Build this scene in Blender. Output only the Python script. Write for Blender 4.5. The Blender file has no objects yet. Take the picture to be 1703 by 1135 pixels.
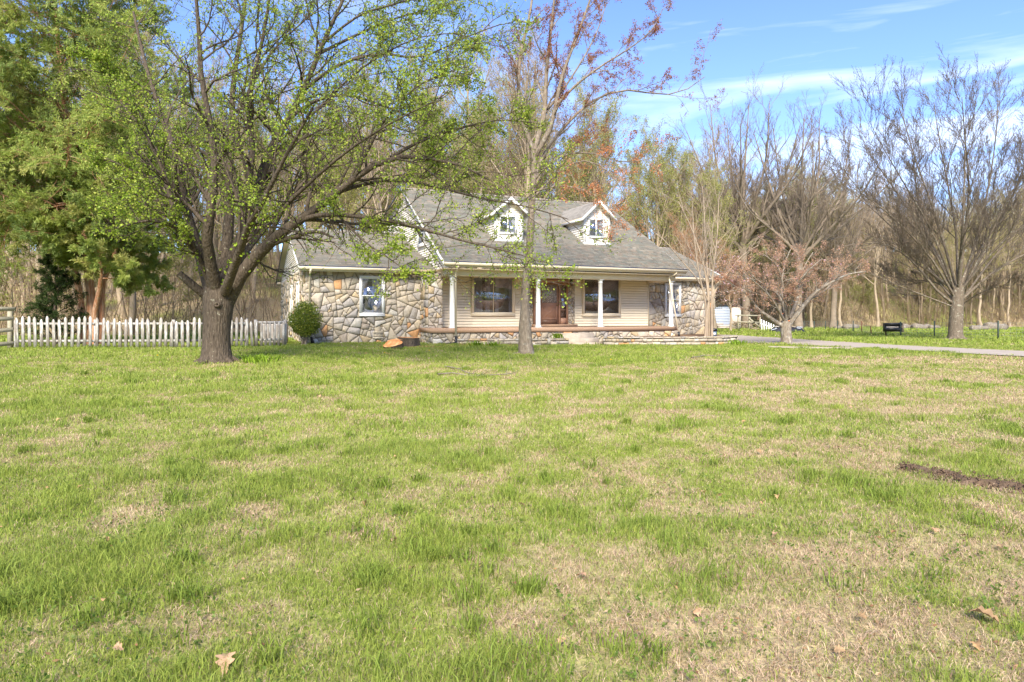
import bpy, math, random
import numpy as np
R = math.radians
sc = bpy.context.scene
EYE = 1.4
F = 1075.0; CX = 851.5; HY = 526.0        # focal length and horizon in photo pixels
# ---------------------------------------------------------------- camera
cam = bpy.data.cameras.new('camera'); camo = bpy.data.objects.new('camera', cam)
sc.collection.objects.link(camo); sc.camera = camo
camo.location = (0, 0, EYE); camo.rotation_euler = (R(90), 0, 0)
cam.sensor_width = 36; cam.lens = F / 1703 * 36; cam.shift_y = -(567.5 - HY) / 1703
cam.clip_start = 0.05; cam.clip_end = 3000
# ---------------------------------------------------------------- sky, sun, exposure
SUN_EL, SUN_AZ = R(38), R(186)             # azimuth measured clockwise from +Y (behind the camera)
w = bpy.data.worlds.new('World'); sc.world = w; w.use_nodes = True
nt = w.node_tree; nt.nodes.clear()
def N(t, typ, **kw):
    n = t.nodes.new(typ)
    for k, v in kw.items(): setattr(n, k, v)
    return n
out = N(nt, 'ShaderNodeOutputWorld'); bg = N(nt, 'ShaderNodeBackground')
sky = N(nt, 'ShaderNodeTexSky', sky_type='NISHITA', sun_disc=False)
sky.sun_elevation = SUN_EL; sky.sun_rotation = SUN_AZ
sky.air_density = 1.0; sky.dust_density = 0.4; sky.ozone_density = 2.0
tc = N(nt, 'ShaderNodeTexCoord'); mp = N(nt, 'ShaderNodeMapping')
mp.inputs['Scale'].default_value = (1.6, 1.6, 13.0); mp.inputs['Rotation'].default_value = (0, R(3), 0)
mp.inputs['Location'].default_value = (0.35, 0.1, -0.22)
nz = N(nt, 'ShaderNodeTexNoise'); nz.inputs['Scale'].default_value = 1.7; nz.inputs['Detail'].default_value = 7
nz.inputs['Roughness'].default_value = 0.52; nz.inputs['Distortion'].default_value = 0.4
rp = N(nt, 'ShaderNodeValToRGB'); rp.color_ramp.elements[0].position = 0.50; rp.color_ramp.elements[1].position = 0.78
mx = N(nt, 'ShaderNodeMix', data_type='RGBA'); mx.inputs['B'].default_value = (6.0, 6.2, 6.7, 1)
ml = N(nt, 'ShaderNodeMath', operation='MULTIPLY'); ml.inputs[1].default_value = 0.6
nt.links.new(tc.outputs['Generated'], mp.inputs['Vector']); nt.links.new(mp.outputs[0], nz.inputs['Vector'])
nt.links.new(nz.outputs['Fac'], rp.inputs[0]); nt.links.new(rp.outputs[0], ml.inputs[0]); sx_ = N(nt, 'ShaderNodeSeparateXYZ'); nt.links.new(tc.outputs['Generated'], sx_.inputs[0]); mr_ = N(nt, 'ShaderNodeMapRange', interpolation_type='SMOOTHSTEP')
mr_.inputs['From Min'].default_value = -.1; mr_.inputs['From Max'].default_value = .5; mr_.inputs['To Min'].default_value = .30; mr_.inputs['To Max'].default_value = 1.0; nt.links.new(sx_.outputs[0], mr_.inputs['Value'])
m2_ = N(nt, 'ShaderNodeMath', operation='MULTIPLY'); nt.links.new(ml.outputs[0], m2_.inputs[0]); nt.links.new(mr_.outputs[0], m2_.inputs[1]); nt.links.new(m2_.outputs[0], mx.inputs['Factor'])
tint = N(nt, 'ShaderNodeMix', data_type='RGBA', blend_type='MULTIPLY'); tint.inputs['Factor'].default_value = 1
tint.inputs['B'].default_value = (0.62, 0.69, 0.92, 1)
nt.links.new(sky.outputs[0], tint.inputs['A'])
nt.links.new(tint.outputs['Result'], mx.inputs['A']); nt.links.new(mx.outputs['Result'], bg.inputs[0])
bg.inputs[1].default_value = 0.112
nt.links.new(bg.outputs[0], out.inputs[0])
sl = bpy.data.lights.new('sun', 'SUN'); so = bpy.data.objects.new('sun', sl); sc.collection.objects.link(so)
sl.energy = 3.1; sl.angle = R(20); sl.color = (1.0, 0.92, 0.78)
so.rotation_euler = (R(90) - SUN_EL, 0, -SUN_AZ + math.pi); so.location = (0, -20, 40)
sc.view_settings.view_transform = 'Standard'; sc.view_settings.look = 'None'
sc.view_settings.exposure = 1.68; sc.view_settings.gamma = 1
sc.cycles.max_bounces = 6; sc.cycles.transparent_max_bounces = 12
sc.cycles.diffuse_bounces = 4; sc.cycles.sample_clamp_indirect = 4; sc.cycles.sample_clamp_direct = 12

rng = np.random.default_rng(7)
# ---------------------------------------------------------------- noise and terrain
_T = np.random.default_rng(3).random((256, 256))
def vn(x, y):
    xi = np.floor(x).astype(int); yi = np.floor(y).astype(int); fx = x - xi; fy = y - yi
    fx = fx * fx * (3 - 2 * fx); fy = fy * fy * (3 - 2 * fy)
    a = _T[xi & 255, yi & 255]; b = _T[(xi + 1) & 255, yi & 255]; c = _T[xi & 255, (yi + 1) & 255]; d = _T[(xi + 1) & 255, (yi + 1) & 255]
    return (a * (1 - fx) + b * fx) * (1 - fy) + (c * (1 - fx) + d * fx) * fy
def fbm(x, y, o=3, s=0.0):
    x = np.asarray(x, float) + s * 17.3 + 500; y = np.asarray(y, float) + s * 9.1 + 500
    r = 0; a = 1; t = 0
    for i in range(o):
        r = r + a * vn(x, y); t += a; a *= 0.5; x = x * 2.03 + 11.7; y = y * 2.01 + 5.3
    return r / t
def sst(a, b, x):
    t = np.clip((x - a) / (b - a), 0, 1); return t * t * (3 - 2 * t)
def hill_start(X):
    X = np.asarray(X, float)
    return 35 + 11 * sst(-21, -15, X) + 24 * sst(0, 22, X)
def gz(X, Y):
    """ground height (world z)"""
    X = np.asarray(X, float); Y = np.asarray(Y, float)
    b = -1.40 + 0.20 * sst(0, 22, Y) - 0.07 * np.tanh((X + 1) / 4) * sst(4, 20, Y)
    b = b + (fbm(X * 0.35, Y * 0.35, 2) - 0.5) * 0.07 * sst(1, 6, np.abs(Y)) * (1 - sst(19, 24, Y))
    d = np.maximum(Y - hill_start(X), 0)
    h = (0.17 + 0.08 * sst(-5, 20, X)) * d * sst(0, 12, d); h = 22 * np.tanh(h / 22)
    h = h + (fbm(X * 0.1, Y * 0.1, 3, 2) - 0.5) * 1.2 * sst(2, 20, d)
    return b + h + EYE
def gpt(px, py):
    """where the sight line through a photo pixel meets the ground"""
    t = np.linspace(1.5, 150, 12000); X = (px - CX) / F * t; Z = EYE - (py - HY) / F * t
    k = np.argmax(Z <= gz(X, t)); return float(X[k]), float(t[k])
def at(px, py, Y):
    return np.array([(px - CX) / F * Y, Y, EYE + (HY - py) / F * Y])

# ---------------------------------------------------------------- mesh helpers
class MB:
    def __init__(s): s.v = []; s.f4 = []; s.f3 = []; s.fn = []; s.c = []; s.n = 0; s.anyc = False
    def add(s, v, f, col=(1, 1, 1)):
        v = np.asarray(v, float).reshape(-1, 3)
        col = np.asarray(col, float)
        if col.ndim == 1: col = np.tile(col[:3], (len(v), 1))
        if isinstance(f, np.ndarray):
            (s.f4 if f.shape[1] == 4 else s.f3).append(f + s.n)
        else:
            for q in f: s.fn.append([i + s.n for i in q])
        s.v.append(v); s.c.append(col); s.n += len(v)
    def box(s, x0, x1, y0, y1, z0, z1, col=(1, 1, 1)):
        v = [(x, y, z) for z in (z0, z1) for y in (y0, y1) for x in (x0, x1)]
        s.add(v, np.array([(0, 2, 3, 1), (4, 5, 7, 6), (0, 1, 5, 4), (2, 6, 7, 3), (0, 4, 6, 2), (1, 3, 7, 5)]), col)
    def hexa(s, p, col=(1, 1, 1)):
        """8 points: bottom ring 0-3, top ring 4-7"""
        s.add(p, np.array([(3, 2, 1, 0), (4, 5, 6, 7), (0, 1, 5, 4), (1, 2, 6, 5), (2, 3, 7, 6), (3, 0, 4, 7)]), col)
    def prism(s, poly, d, col=(1, 1, 1)):
        """poly: 3D ring, d: extrusion vector"""
        p = np.asarray(poly, float); n = len(p); q = p + np.asarray(d, float)
        s.add(np.vstack([p, q]), [list(range(n))[::-1], list(range(n, 2 * n))] + [[i, (i + 1) % n, n + (i + 1) % n, n + i] for i in range(n)], col)
    def tube(s, pts, rad, n=8, col=(1, 1, 1), cap=True):
        pts = np.asarray(pts, float); k = len(pts); rad = np.broadcast_to(np.asarray(rad, float), (k,))
        v, f = tubes(pts[None], rad[None], n); s.add(v, f, col)
        if cap:
            b = s.n - len(v); s.fn.append([b + i for i in range(n)][::-1]); s.fn.append([b + (k - 1) * n + i for i in range(n)])
    def lathe(s, prof, c=(0, 0, 0), n=20, col=(1, 1, 1)):
        a = np.arange(n) * 2 * math.pi / n; v = []
        for r, z in prof: v.append(np.stack([c[0] + r * np.cos(a), c[1] + r * np.sin(a), np.full(n, c[2] + z)], 1))
        k = len(prof); f = [[i * n + j, i * n + (j + 1) % n, (i + 1) * n + (j + 1) % n, (i + 1) * n + j] for i in range(k - 1) for j in range(n)]
        s.add(np.vstack(v), f + [list(range(n))[::-1], [(k - 1) * n + j for j in range(n)]], col)
    def build(s, name, mat, parent=None, smooth=False, world_to=None):
        me = bpy.data.meshes.new(name)
        V = np.vstack(s.v); C = np.vstack(s.c)
        if world_to is not None: V = V - np.asarray(world_to)
        L = []; T = []
        for a in s.f4: L.append(a.ravel()); T.append(np.full(len(a), 4))
        for a in s.f3: L.append(a.ravel()); T.append(np.full(len(a), 3))
        if s.fn:
            L.append(np.array([i for q in s.fn for i in q])); T.append(np.array([len(q) for q in s.fn]))
        L = np.concatenate(L).astype(np.int32); T = np.concatenate(T).astype(np.int32)
        me.vertices.add(len(V)); me.vertices.foreach_set('co', V.astype(np.float32).ravel())
        me.loops.add(len(L)); me.loops.foreach_set('vertex_index', L)
        me.polygons.add(len(T)); st = np.concatenate([[0], np.cumsum(T)[:-1]]).astype(np.int32)
        me.polygons.foreach_set('loop_start', st); me.polygons.foreach_set('loop_total', T)
        if smooth: me.polygons.foreach_set('use_smooth', np.ones(len(T), bool))
        me.update(calc_edges=True)
        at_ = me.attributes.new('Col', 'FLOAT_COLOR', 'POINT')
        at_.data.foreach_set('color', np.hstack([C, np.ones((len(C), 1))]).astype(np.float32).ravel())
        for m in (mat if isinstance(mat, (list, tuple)) else [mat]): me.materials.append(m)
        o = bpy.data.objects.new(name, me); sc.collection.objects.link(o)
        if parent is not None: o.parent = parent
        return o
def tubes(P, Rr, n):
    """P (N,k,3), Rr (N,k) -> verts, quads"""
    Nn, k, _ = P.shape
    T = np.gradient(P, axis=1); T /= np.linalg.norm(T, axis=2, keepdims=True) + 1e-9
    d = P[:, -1] - P[:, 0]; ref = np.where((np.abs(d[:, 2:3]) > 0.8 * np.linalg.norm(d, axis=1, keepdims=True)), np.array([[1., 0, 0]]), np.array([[0, 0, 1.]]))
    n1 = np.cross(T, np.cross(ref[:, None, :] + 0 * T, T)); n1 /= np.linalg.norm(n1, axis=2, keepdims=True) + 1e-9
    n2 = np.cross(T, n1)
    a = np.arange(n) * 2 * math.pi / n
    V = P[:, :, None, :] + Rr[:, :, None, None] * (np.cos(a)[None, None, :, None] * n1[:, :, None, :] + np.sin(a)[None, None, :, None] * n2[:, :, None, :])
    j = np.arange(n); jj = (j + 1) % n; i = np.arange(k - 1)[:, None] * n
    q = np.stack([i + j, i + jj, i + n + jj, i + n + j], 2).reshape(-1, 4)
    f = (np.arange(Nn) * k * n)[:, None, None] + q[None]
    return V.reshape(-1, 3), f.reshape(-1, 4)
def empty(name, loc, rz=0.0):
    o = bpy.data.objects.new(name, None); sc.collection.objects.link(o); o.location = loc; o.rotation_euler = (0, 0, rz)
    o.empty_display_size = 0.1; return o
def tag(o, label=None, cat=None, group=None, kind=None):
    if label: o['label'] = label
    if cat: o['category'] = cat
    if group: o['group'] = group
    if kind: o['kind'] = kind
    return o
def copy_tree(o, parent=None):
    c = o.copy(); sc.collection.objects.link(c); c.parent = parent
    for ch in list(o.children): copy_tree(ch, c)
    return c
def place(o, loc, rz=0.0, s=1.0, sz=None):
    o.location = loc; o.rotation_euler = (0, 0, rz); o.scale = (s, s, sz or s); return o
# ---------------------------------------------------------------- materials
def mat(name, col=(0.5, 0.5, 0.5), rough=0.8, attr=False, var=0.0, vscale=4.0, bump=0.0, bscale=20.0, spec=0.3,
        stretch=(1, 1, 1), trans=0.0, metal=0.0, detail=6.0, col2=None, cscale=3.0, clo=0.45, chi=0.6, cstretch=(1, 1, 1), bdist=0.01):
    m = bpy.data.materials.new(name); m.use_nodes = True; t = m.node_tree; t.nodes.clear()
    o = N(t, 'ShaderNodeOutputMaterial'); p = N(t, 'ShaderNodeBsdfPrincipled')
    p.inputs['Roughness'].default_value = rough; p.inputs['Specular IOR Level'].default_value = spec; p.inputs['Metallic'].default_value = metal
    tcn = N(t, 'ShaderNodeTexCoord')
    if attr:
        a = N(t, 'ShaderNodeAttribute', attribute_name='Col'); c = a.outputs['Color']
    else:
        a = N(t, 'ShaderNodeRGB'); a.outputs[0].default_value = (*col, 1); c = a.outputs[0]
    if col2 is not None:
        mpp = N(t, 'ShaderNodeMapping'); mpp.inputs['Scale'].default_value = cstretch; t.links.new(tcn.outputs['Object'], mpp.inputs[0])
        nn = N(t, 'ShaderNodeTexNoise'); nn.inputs['Scale'].default_value = cscale; nn.inputs['Detail'].default_value = 8; nn.inputs['Roughness'].default_value = 0.65
        t.links.new(mpp.outputs[0], nn.inputs['Vector'])
        r = N(t, 'ShaderNodeValToRGB'); r.color_ramp.elements[0].position = clo; r.color_ramp.elements[1].position = chi
        t.links.new(nn.outputs['Fac'], r.inputs[0])
        mm = N(t, 'ShaderNodeMix', data_type='RGBA'); mm.inputs['B'].default_value = (*col2, 1)
        t.links.new(r.outputs[0], mm.inputs['Factor']); t.links.new(c, mm.inputs['A']); c = mm.outputs['Result']
    if var > 0:
        nn = N(t, 'ShaderNodeTexNoise'); nn.inputs['Scale'].default_value = vscale; nn.inputs['Detail'].default_value = detail; nn.inputs['Roughness'].default_value = 0.6
        mpp = N(t, 'ShaderNodeMapping'); mpp.inputs['Scale'].default_value = stretch
        t.links.new(tcn.outputs['Object'], mpp.inputs[0]); t.links.new(mpp.outputs[0], nn.inputs['Vector'])
        mr = N(t, 'ShaderNodeMapRange'); mr.inputs['From Min'].default_value = 0.25; mr.inputs['From Max'].default_value = 0.75
        mr.inputs['To Min'].default_value = 1 - var; mr.inputs['To Max'].default_value = 1 + var
        t.links.new(nn.outputs['Fac'], mr.inputs['Value'])
        vm = N(t, 'ShaderNodeVectorMath', operation='SCALE'); t.links.new(c, vm.inputs[0]); t.links.new(mr.outputs[0], vm.inputs['Scale']); c = vm.outputs[0]
    t.links.new(c, p.inputs['Base Color'])
    if bump > 0:
        bn = N(t, 'ShaderNodeTexNoise'); bn.inputs['Scale'].default_value = bscale; bn.inputs['Detail'].default_value = 6
        mpp = N(t, 'ShaderNodeMapping'); mpp.inputs['Scale'].default_value = stretch
        t.links.new(tcn.outputs['Object'], mpp.inputs[0]); t.links.new(mpp.outputs[0], bn.inputs['Vector'])
        b = N(t, 'ShaderNodeBump'); b.inputs['Strength'].default_value = bump; b.inputs['Distance'].default_value = bdist
        t.links.new(bn.outputs['Fac'], b.inputs['Height']); t.links.new(b.outputs[0], p.inputs['Normal'])
    s = p.outputs[0]
    if trans > 0:
        tr = N(t, 'ShaderNodeBsdfTranslucent'); t.links.new(c, tr.inputs[0]); mxs = N(t, 'ShaderNodeMixShader'); mxs.inputs[0].default_value = trans
        t.links.new(s, mxs.inputs[1]); t.links.new(tr.outputs[0], mxs.inputs[2]); s = mxs.outputs[0]
    t.links.new(s, o.inputs[0]); return m
M = {}
M['ground'] = mat('ground_thatch', attr=True, rough=0.95, var=0.45, vscale=14, bump=0.7, bscale=60, spec=0.1, detail=10, bdist=0.02)
M['grass'] = mat('grass_blade', attr=True, rough=0.6, spec=0.2, trans=0.35)
M['leaf'] = mat('tree_leaf', attr=True, rough=0.5, spec=0.3, trans=0.5)
M['needle'] = mat('cedar_spray', attr=True, rough=0.6, spec=0.2, trans=0.4)
M['bark'] = mat('bark_dark', (0.092, 0.072, 0.053), 0.95, var=0.6, vscale=9, stretch=(3, 3, 0.7), bump=1.0, bscale=7, bdist=0.06, spec=0.15, col2=(0.30, 0.28, 0.21), cscale=9, clo=0.60, chi=0.70)
M['bark_grey'] = mat('bark_grey', (0.21, 0.175, 0.135), 0.95, var=0.45, vscale=8, stretch=(3, 3, 0.8), bump=1.0, bscale=8, bdist=0.04, spec=0.15, col2=(0.36, 0.34, 0.29), cscale=6, clo=0.52, chi=0.66)
M['bark_brown'] = mat('bark_brown', (0.21, 0.17, 0.13), 0.95, var=0.5, vscale=8, stretch=(3, 3, 0.8), bump=1.0, bscale=8, bdist=0.04, spec=0.15, col2=(0.30, 0.27, 0.22), cscale=6, clo=0.54, chi=0.66)
M['bark_lichen'] = mat('bark_lichen', (0.15, 0.12, 0.09), 0.95, var=0.4, vscale=7, stretch=(2, 2, 1), bump=1.0, bscale=8, bdist=0.04, spec=0.15, col2=(0.30, 0.28, 0.22), cscale=8, clo=0.58, chi=0.62)
M['bark_red'] = mat('bark_peeling_red', (0.40, 0.19, 0.10), 0.95, var=0.5, vscale=6, stretch=(5, 5, 0.4), bump=1.0, bscale=6, bdist=0.05, spec=0.1, col2=(0.5, 0.33, 0.22), cscale=4, cstretch=(4, 4, .4))
M['bark_wood'] = mat('bark_woods', (0.33, 0.26, 0.18), 0.95, var=0.35, vscale=3, stretch=(2, 2, 0.5), spec=0.1)
M['stone'] = mat('field_stone', attr=True, rough=0.9, var=0.22, vscale=9, bump=0.8, bscale=14, spec=0.2, bdist=0.02)
M['mortar'] = mat('mortar', (0.23, 0.20, 0.155), 0.95, var=0.2, vscale=12, bump=0.6, bscale=50)
M['siding'] = mat('tan_siding', (0.80, 0.70, 0.53), 0.55, var=0.04, vscale=2, spec=0.3)
M['siding_white'] = mat('pale_siding', (0.80, 0.755, 0.68), 0.55, var=0.05, vscale=2, spec=0.3)
M['shingle'] = mat('asphalt_shingle', attr=True, rough=0.95, var=0.18, vscale=40, bump=0.5, bscale=120, spec=0.15)
M['white'] = mat('white_paint', (0.76, 0.755, 0.73), 0.5, var=0.05, vscale=3, spec=0.35)
M['trim'] = mat('almond_trim', (0.80, 0.70, 0.53), 0.5, var=0.05, vscale=3, spec=0.35)
M['soffit'] = mat('tan_soffit', (0.66, 0.55, 0.39), 0.6, var=0.06, vscale=4)
M['dark'] = mat('dark_metal', (0.03, 0.032, 0.04), 0.4, spec=0.5)
M['black'] = mat('black_plastic', (0.015, 0.015, 0.018), 0.4, spec=0.5, var=0.2)
M['guard'] = mat('gutter_guard', (0.035, 0.045, 0.09), 0.5)
M['porch'] = mat('aggregate_porch', (0.40, 0.26, 0.17), 0.9, var=0.35, vscale=35, bump=0.5, bscale=90, detail=3)
M['concrete'] = mat('concrete', (0.46, 0.38, 0.29), 0.9, var=0.2, vscale=3, bump=0.3, bscale=60)
M['door'] = mat('door_paint', (0.42, 0.24, 0.16), 0.5, var=0.06, vscale=3)
M['brass'] = mat('brass', (0.5, 0.4, 0.25), 0.3, metal=0.9)
M['curtain'] = mat('curtain', (0.35, 0.34, 0.36), 0.9, var=0.2, vscale=6, stretch=(4, 1, .3))
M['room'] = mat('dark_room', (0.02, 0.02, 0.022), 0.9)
M['picket'] = mat('weathered_picket', (0.51, 0.50, 0.47), 0.85, var=0.22, vscale=10, stretch=(4, 4, .6), col2=(0.25, 0.21, 0.18), cscale=3.2, cstretch=(4, 4, 0.9), clo=0.40, chi=0.60, bump=0.4, bscale=20)
M['picket_worn'] = mat('bare_weathered_picket', (0.30, 0.27, 0.235), 0.9, var=0.25, vscale=10, stretch=(4, 4, .6), col2=(0.60, 0.58, 0.54), cscale=3.2, cstretch=(4, 4, 0.9), clo=0.5, chi=0.62, bump=0.4, bscale=20)
M['oldwood'] = mat('old_wood', (0.30, 0.275, 0.20), 0.9, var=0.35, vscale=5, stretch=(.6, 4, 6), bump=0.5, bscale=10)
M['cutwood'] = mat('fresh_cut_wood', (0.66, 0.27, 0.09), 0.8, var=0.25, vscale=9, bump=0.3, bscale=40, col2=(0.78, 0.46, 0.20), cscale=4)
M['asphalt'] = mat('driveway_asphalt', (0.36, 0.305, 0.25), 0.95, var=0.12, vscale=2.5, bump=0.3, bscale=80)
M['metal_white'] = mat('white_sheet_metal', (0.45, 0.49, 0.56), 0.45, var=0.08, vscale=2, spec=0.4)
M['beige'] = mat('beige_panel', (0.50, 0.44, 0.38), 0.7, var=0.1, vscale=3)
M['blue'] = mat('blue_grey_plastic', (0.16, 0.24, 0.36), 0.5)
M['steel'] = mat('galvanised_wire', (0.30, 0.31, 0.30), 0.5, metal=0.4)
M['post_green'] = mat('dark_green_post', (0.04, 0.06, 0.05), 0.6)
M['rust'] = mat('rusty_post', (0.18, 0.09, 0.05), 0.9, var=0.3, vscale=10)
M['litter'] = mat('dead_leaf', attr=True, rough=0.8, trans=0.2, spec=0.15)
def glass_mat():
    m = bpy.data.materials.new('window_glass'); m.use_nodes = True; t = m.node_tree; t.nodes.clear()
    o = N(t, 'ShaderNodeOutputMaterial'); g = N(t, 'ShaderNodeBsdfGlossy'); g.inputs['Roughness'].default_value = 0.0; g.inputs['Color'].default_value = (.8, .85, .95, 1)
    tr = N(t, 'ShaderNodeBsdfTransparent'); tr.inputs[0].default_value = (.8, .82, .85, 1); mxs = N(t, 'ShaderNodeMixShader'); mxs.inputs[0].default_value = 0.22
    tcn = N(t, 'ShaderNodeTexCoord'); bn = N(t, 'ShaderNodeTexNoise'); bn.inputs['Scale'].default_value = 1.2
    b = N(t, 'ShaderNodeBump'); b.inputs['Strength'].default_value = 0.035; b.inputs['Distance'].default_value = 0.05
    t.links.new(tcn.outputs['Object'], bn.inputs['Vector']); t.links.new(bn.outputs['Fac'], b.inputs['Height'])
    t.links.new(tr.outputs[0], mxs.inputs[1]); t.links.new(g.outputs[0], mxs.inputs[2]); t.links.new(mxs.outputs[0], o.inputs[0]); return m
M['glass'] = glass_mat()
def door_glass():
    m = mat('leaded_glass', (0.22, 0.2, 0.2), 0.15, spec=0.6, bump=1.0, bscale=12, bdist=0.02, col2=(0.5, 0.48, 0.46), cscale=22, clo=0.5, chi=0.55); return m
M['doorglass'] = door_glass()

# ---------------------------------------------------------------- ground
def greenness(X, Y):
    g = 0.66 + 0.6 * (fbm(X * 0.55, Y * 0.55, 3, 1) - 0.5) + 1.3 * (fbm(X * 2.3, Y * 2.3, 3, 4) - 0.5) + .7 * (fbm(X * 6, Y * 6, 2, 5) - 0.5)
    q = X / np.maximum(Y, 1)
    g = g - 0.16 * q * (1 - sst(18, 22, Y)) - 0.05 * sst(-.2, .5, q)
    g = g - 0.15 * sst(0.05, 0.3, q) * sst(7.5, 9.5, Y) * (1 - sst(15, 20, Y))
    g = g + 0.35 * sst(16, 21, Y) * (1 - sst(30, 80, Y) * 0.2) - 0.45 * sst(.25, .32, q) * sst(17, 18.5, Y) * (1 - sst(20.5, 21.5, Y))
    g = g + 0.5 * sst(26, 32, Y)
    return np.clip(g, 0, 1)
def forest_mask(X, Y): return sst(-2.5, 1.0, Y - hill_start(X) + (fbm(X * .3, Y * .3, 2, 7) - .5) * 4)
def dirt_mask(X, Y):
    a = np.array(gpt(1500, 781)); b = np.array(gpt(1740, 822)); d = b - a; L = np.hypot(*d); d /= L
    s = (X - a[0]) * d[0] + (Y - a[1]) * d[1]; t = -(X - a[0]) * d[1] + (Y - a[1]) * d[0]
    return np.exp(-((t - .06 * np.sin(s * 2)) / 0.15) ** 2) * sst(-.1, .4, s) * (1 - sst(L - .2, L + .8, s))
ys = [-300.0, -150, -80, -40.0, -25, -15, -9, -5, -2.5]; y = -1.0
while y < 420: ys.append(y); y += 0.07 + 0.012 * max(y, 0) + 0.00012 * max(y, 0) ** 2
xs = [0.0]; x = 0.0
while x < 330: x += 0.07 + 0.03 * x ** 0.8; xs.append(x)
xs = np.array([-a for a in xs[:0:-1]] + xs); ys = np.array(ys)
GX, GY = np.meshgrid(xs, ys); gxx, gyy = GX.ravel(), GY.ravel(); gzz = gz(gxx, gyy)
dm = dirt_mask(gxx, gyy); gzz = gzz - 0.05 * dm
gr = greenness(gxx, gyy)[:, None]; fm = forest_mask(gxx, gyy)[:, None]
straw = np.array([.43, .34, .19]); grn = np.array([.24, .27, .06]); brown = np.array([.24, .16, .09])
C = straw * (1 - gr) + grn * gr
bn_ = sst(.5, .75, fbm(gxx * 3, gyy * 3, 3, 9))[:, None] * (1 - gr); C = C * (1 - .5 * bn_) + brown * .5 * bn_
ff = fbm(gxx * .25, gyy * .25, 3, 12)[:, None]
fc = np.array([.34, .26, .15]) * (1 - sst(.45, .62, ff)) + np.array([.22, .22, .07]) * sst(.45, .62, ff)
C = C * (1 - fm) + fc * fm
C = C * (1 - .85 * dm[:, None]) + np.array([.11, .065, .035]) * .85 * dm[:, None]
mb = MB(); nx, ny = len(xs), len(ys); i = np.arange(nx - 1)[None, :] + np.arange(ny - 1)[:, None] * nx; i = i.ravel()
mb.add(np.stack([gxx, gyy, gzz], 1), np.stack([i, i + 1, i + nx + 1, i + nx], 1), C)
tag(mb.build('ground', M['ground'], smooth=True), kind='structure')

# driveway: a strip following the ground, curving behind the right wing
def drape_strip(near, far, name, m, dz, n=60, cross=6):
    near = np.array([gpt(*p) for p in near]); far = np.array([gpt(*p) for p in far])
    def rs(a):
        s = np.concatenate([[0], np.cumsum(np.linalg.norm(np.diff(a, axis=0), axis=1))]); t = np.linspace(0, s[-1], n)
        return np.stack([np.interp(t, s, a[:, 0]), np.interp(t, s, a[:, 1])], 1)
    A, B = rs(near), rs(far); v = []
    for k in range(cross + 1):
        p = A + (B - A) * k / cross
        v.append(np.stack([p[:, 0], p[:, 1], gz(p[:, 0], p[:, 1]) + dz], 1))
    V = np.vstack(v); f = []
    for k in range(cross):
        for j in range(n - 1): f.append((k * n + j, k * n + j + 1, (k + 1) * n + j + 1, (k + 1) * n + j))
    b = MB(); b.add(V, np.array(f)); return tag(b.build(name, m, smooth=True), kind='structure')
drape_strip([(1178, 568.5), (1225, 571), (1300, 573.5), (1360, 576.5), (1430, 580), (1500, 583.5), (1600, 589), (1703, 594.5), (1900, 604)],
            [(1178, 557.5), (1225, 558.5), (1300, 563), (1360, 567.5), (1430, 571.5), (1500, 575.5), (1600, 580.5), (1703, 585.5), (1900, 594)], 'driveway', M['asphalt'], 0.035)
drape_strip([(1278, 579.0), (1340, 581.5), (1420, 582.5)], [(1278, 577.2), (1340, 578.3), (1420, 579.4)], 'side_path', M['concrete'], 0.03)
# ---------------------------------------------------------------- house
HA = R(23.24); HO = (-2.913, 26.72); HZ = 0.20     # heading, origin on the porch front line, base height
hs = empty('stone_house', (HO[0], HO[1], HZ), HA)
tag(hs, 'tan sided stone house with grey shingle roof, two dormers and a columned porch', 'house')
def HW(u, v): return HO[0] + u * math.cos(HA) - v * math.sin(HA), HO[1] + u * math.sin(HA) + v * math.cos(HA)
def hu(px, v):
    """u on the plane v where the sight line of column px crosses it"""
    t = (px - CX) / F; ca, sa = math.cos(HA), math.sin(HA)
    return (t * (HO[1] + v * ca) - HO[0] + v * sa) / (ca - t * sa)
def hz(py, u, v): return EYE + (HY - py) / F * HW(u, v)[1]
HT = (0, 0, HZ)
def hb(b, name, m, parent=hs, smooth=False, off=HT): return b.build(name, m, parent, smooth, world_to=off)
def clip(poly, a, b, c):
    """keep a*x+b*y<=c"""
    r = []
    for i in range(len(poly)):
        p, q = poly[i - 1], poly[i]; dp = a * p[0] + b * p[1] - c; dq = a * q[0] + b * q[1] - c
        if (dp <= 0) != (dq <= 0):
            t = dp / (dp - dq); r.append((p[0] + t * (q[0] - p[0]), p[1] + t * (q[1] - p[1])))
        if dq <= 0: r.append(q)
    return r
STONES = [((.44, .38, .30), 5), ((.40, .35, .28), 4), ((.49, .42, .33), 4), ((.41, .37, .33), 4), ((.48, .37, .23), 2.2), ((.52, .29, .14), .9), ((.51, .47, .40), 1.6), ((.36, .30, .24), 2), ((.45, .38, .28), 3)]
_sw = np.array([b for a, b in STONES]); _sw /= _sw.sum()
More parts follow.
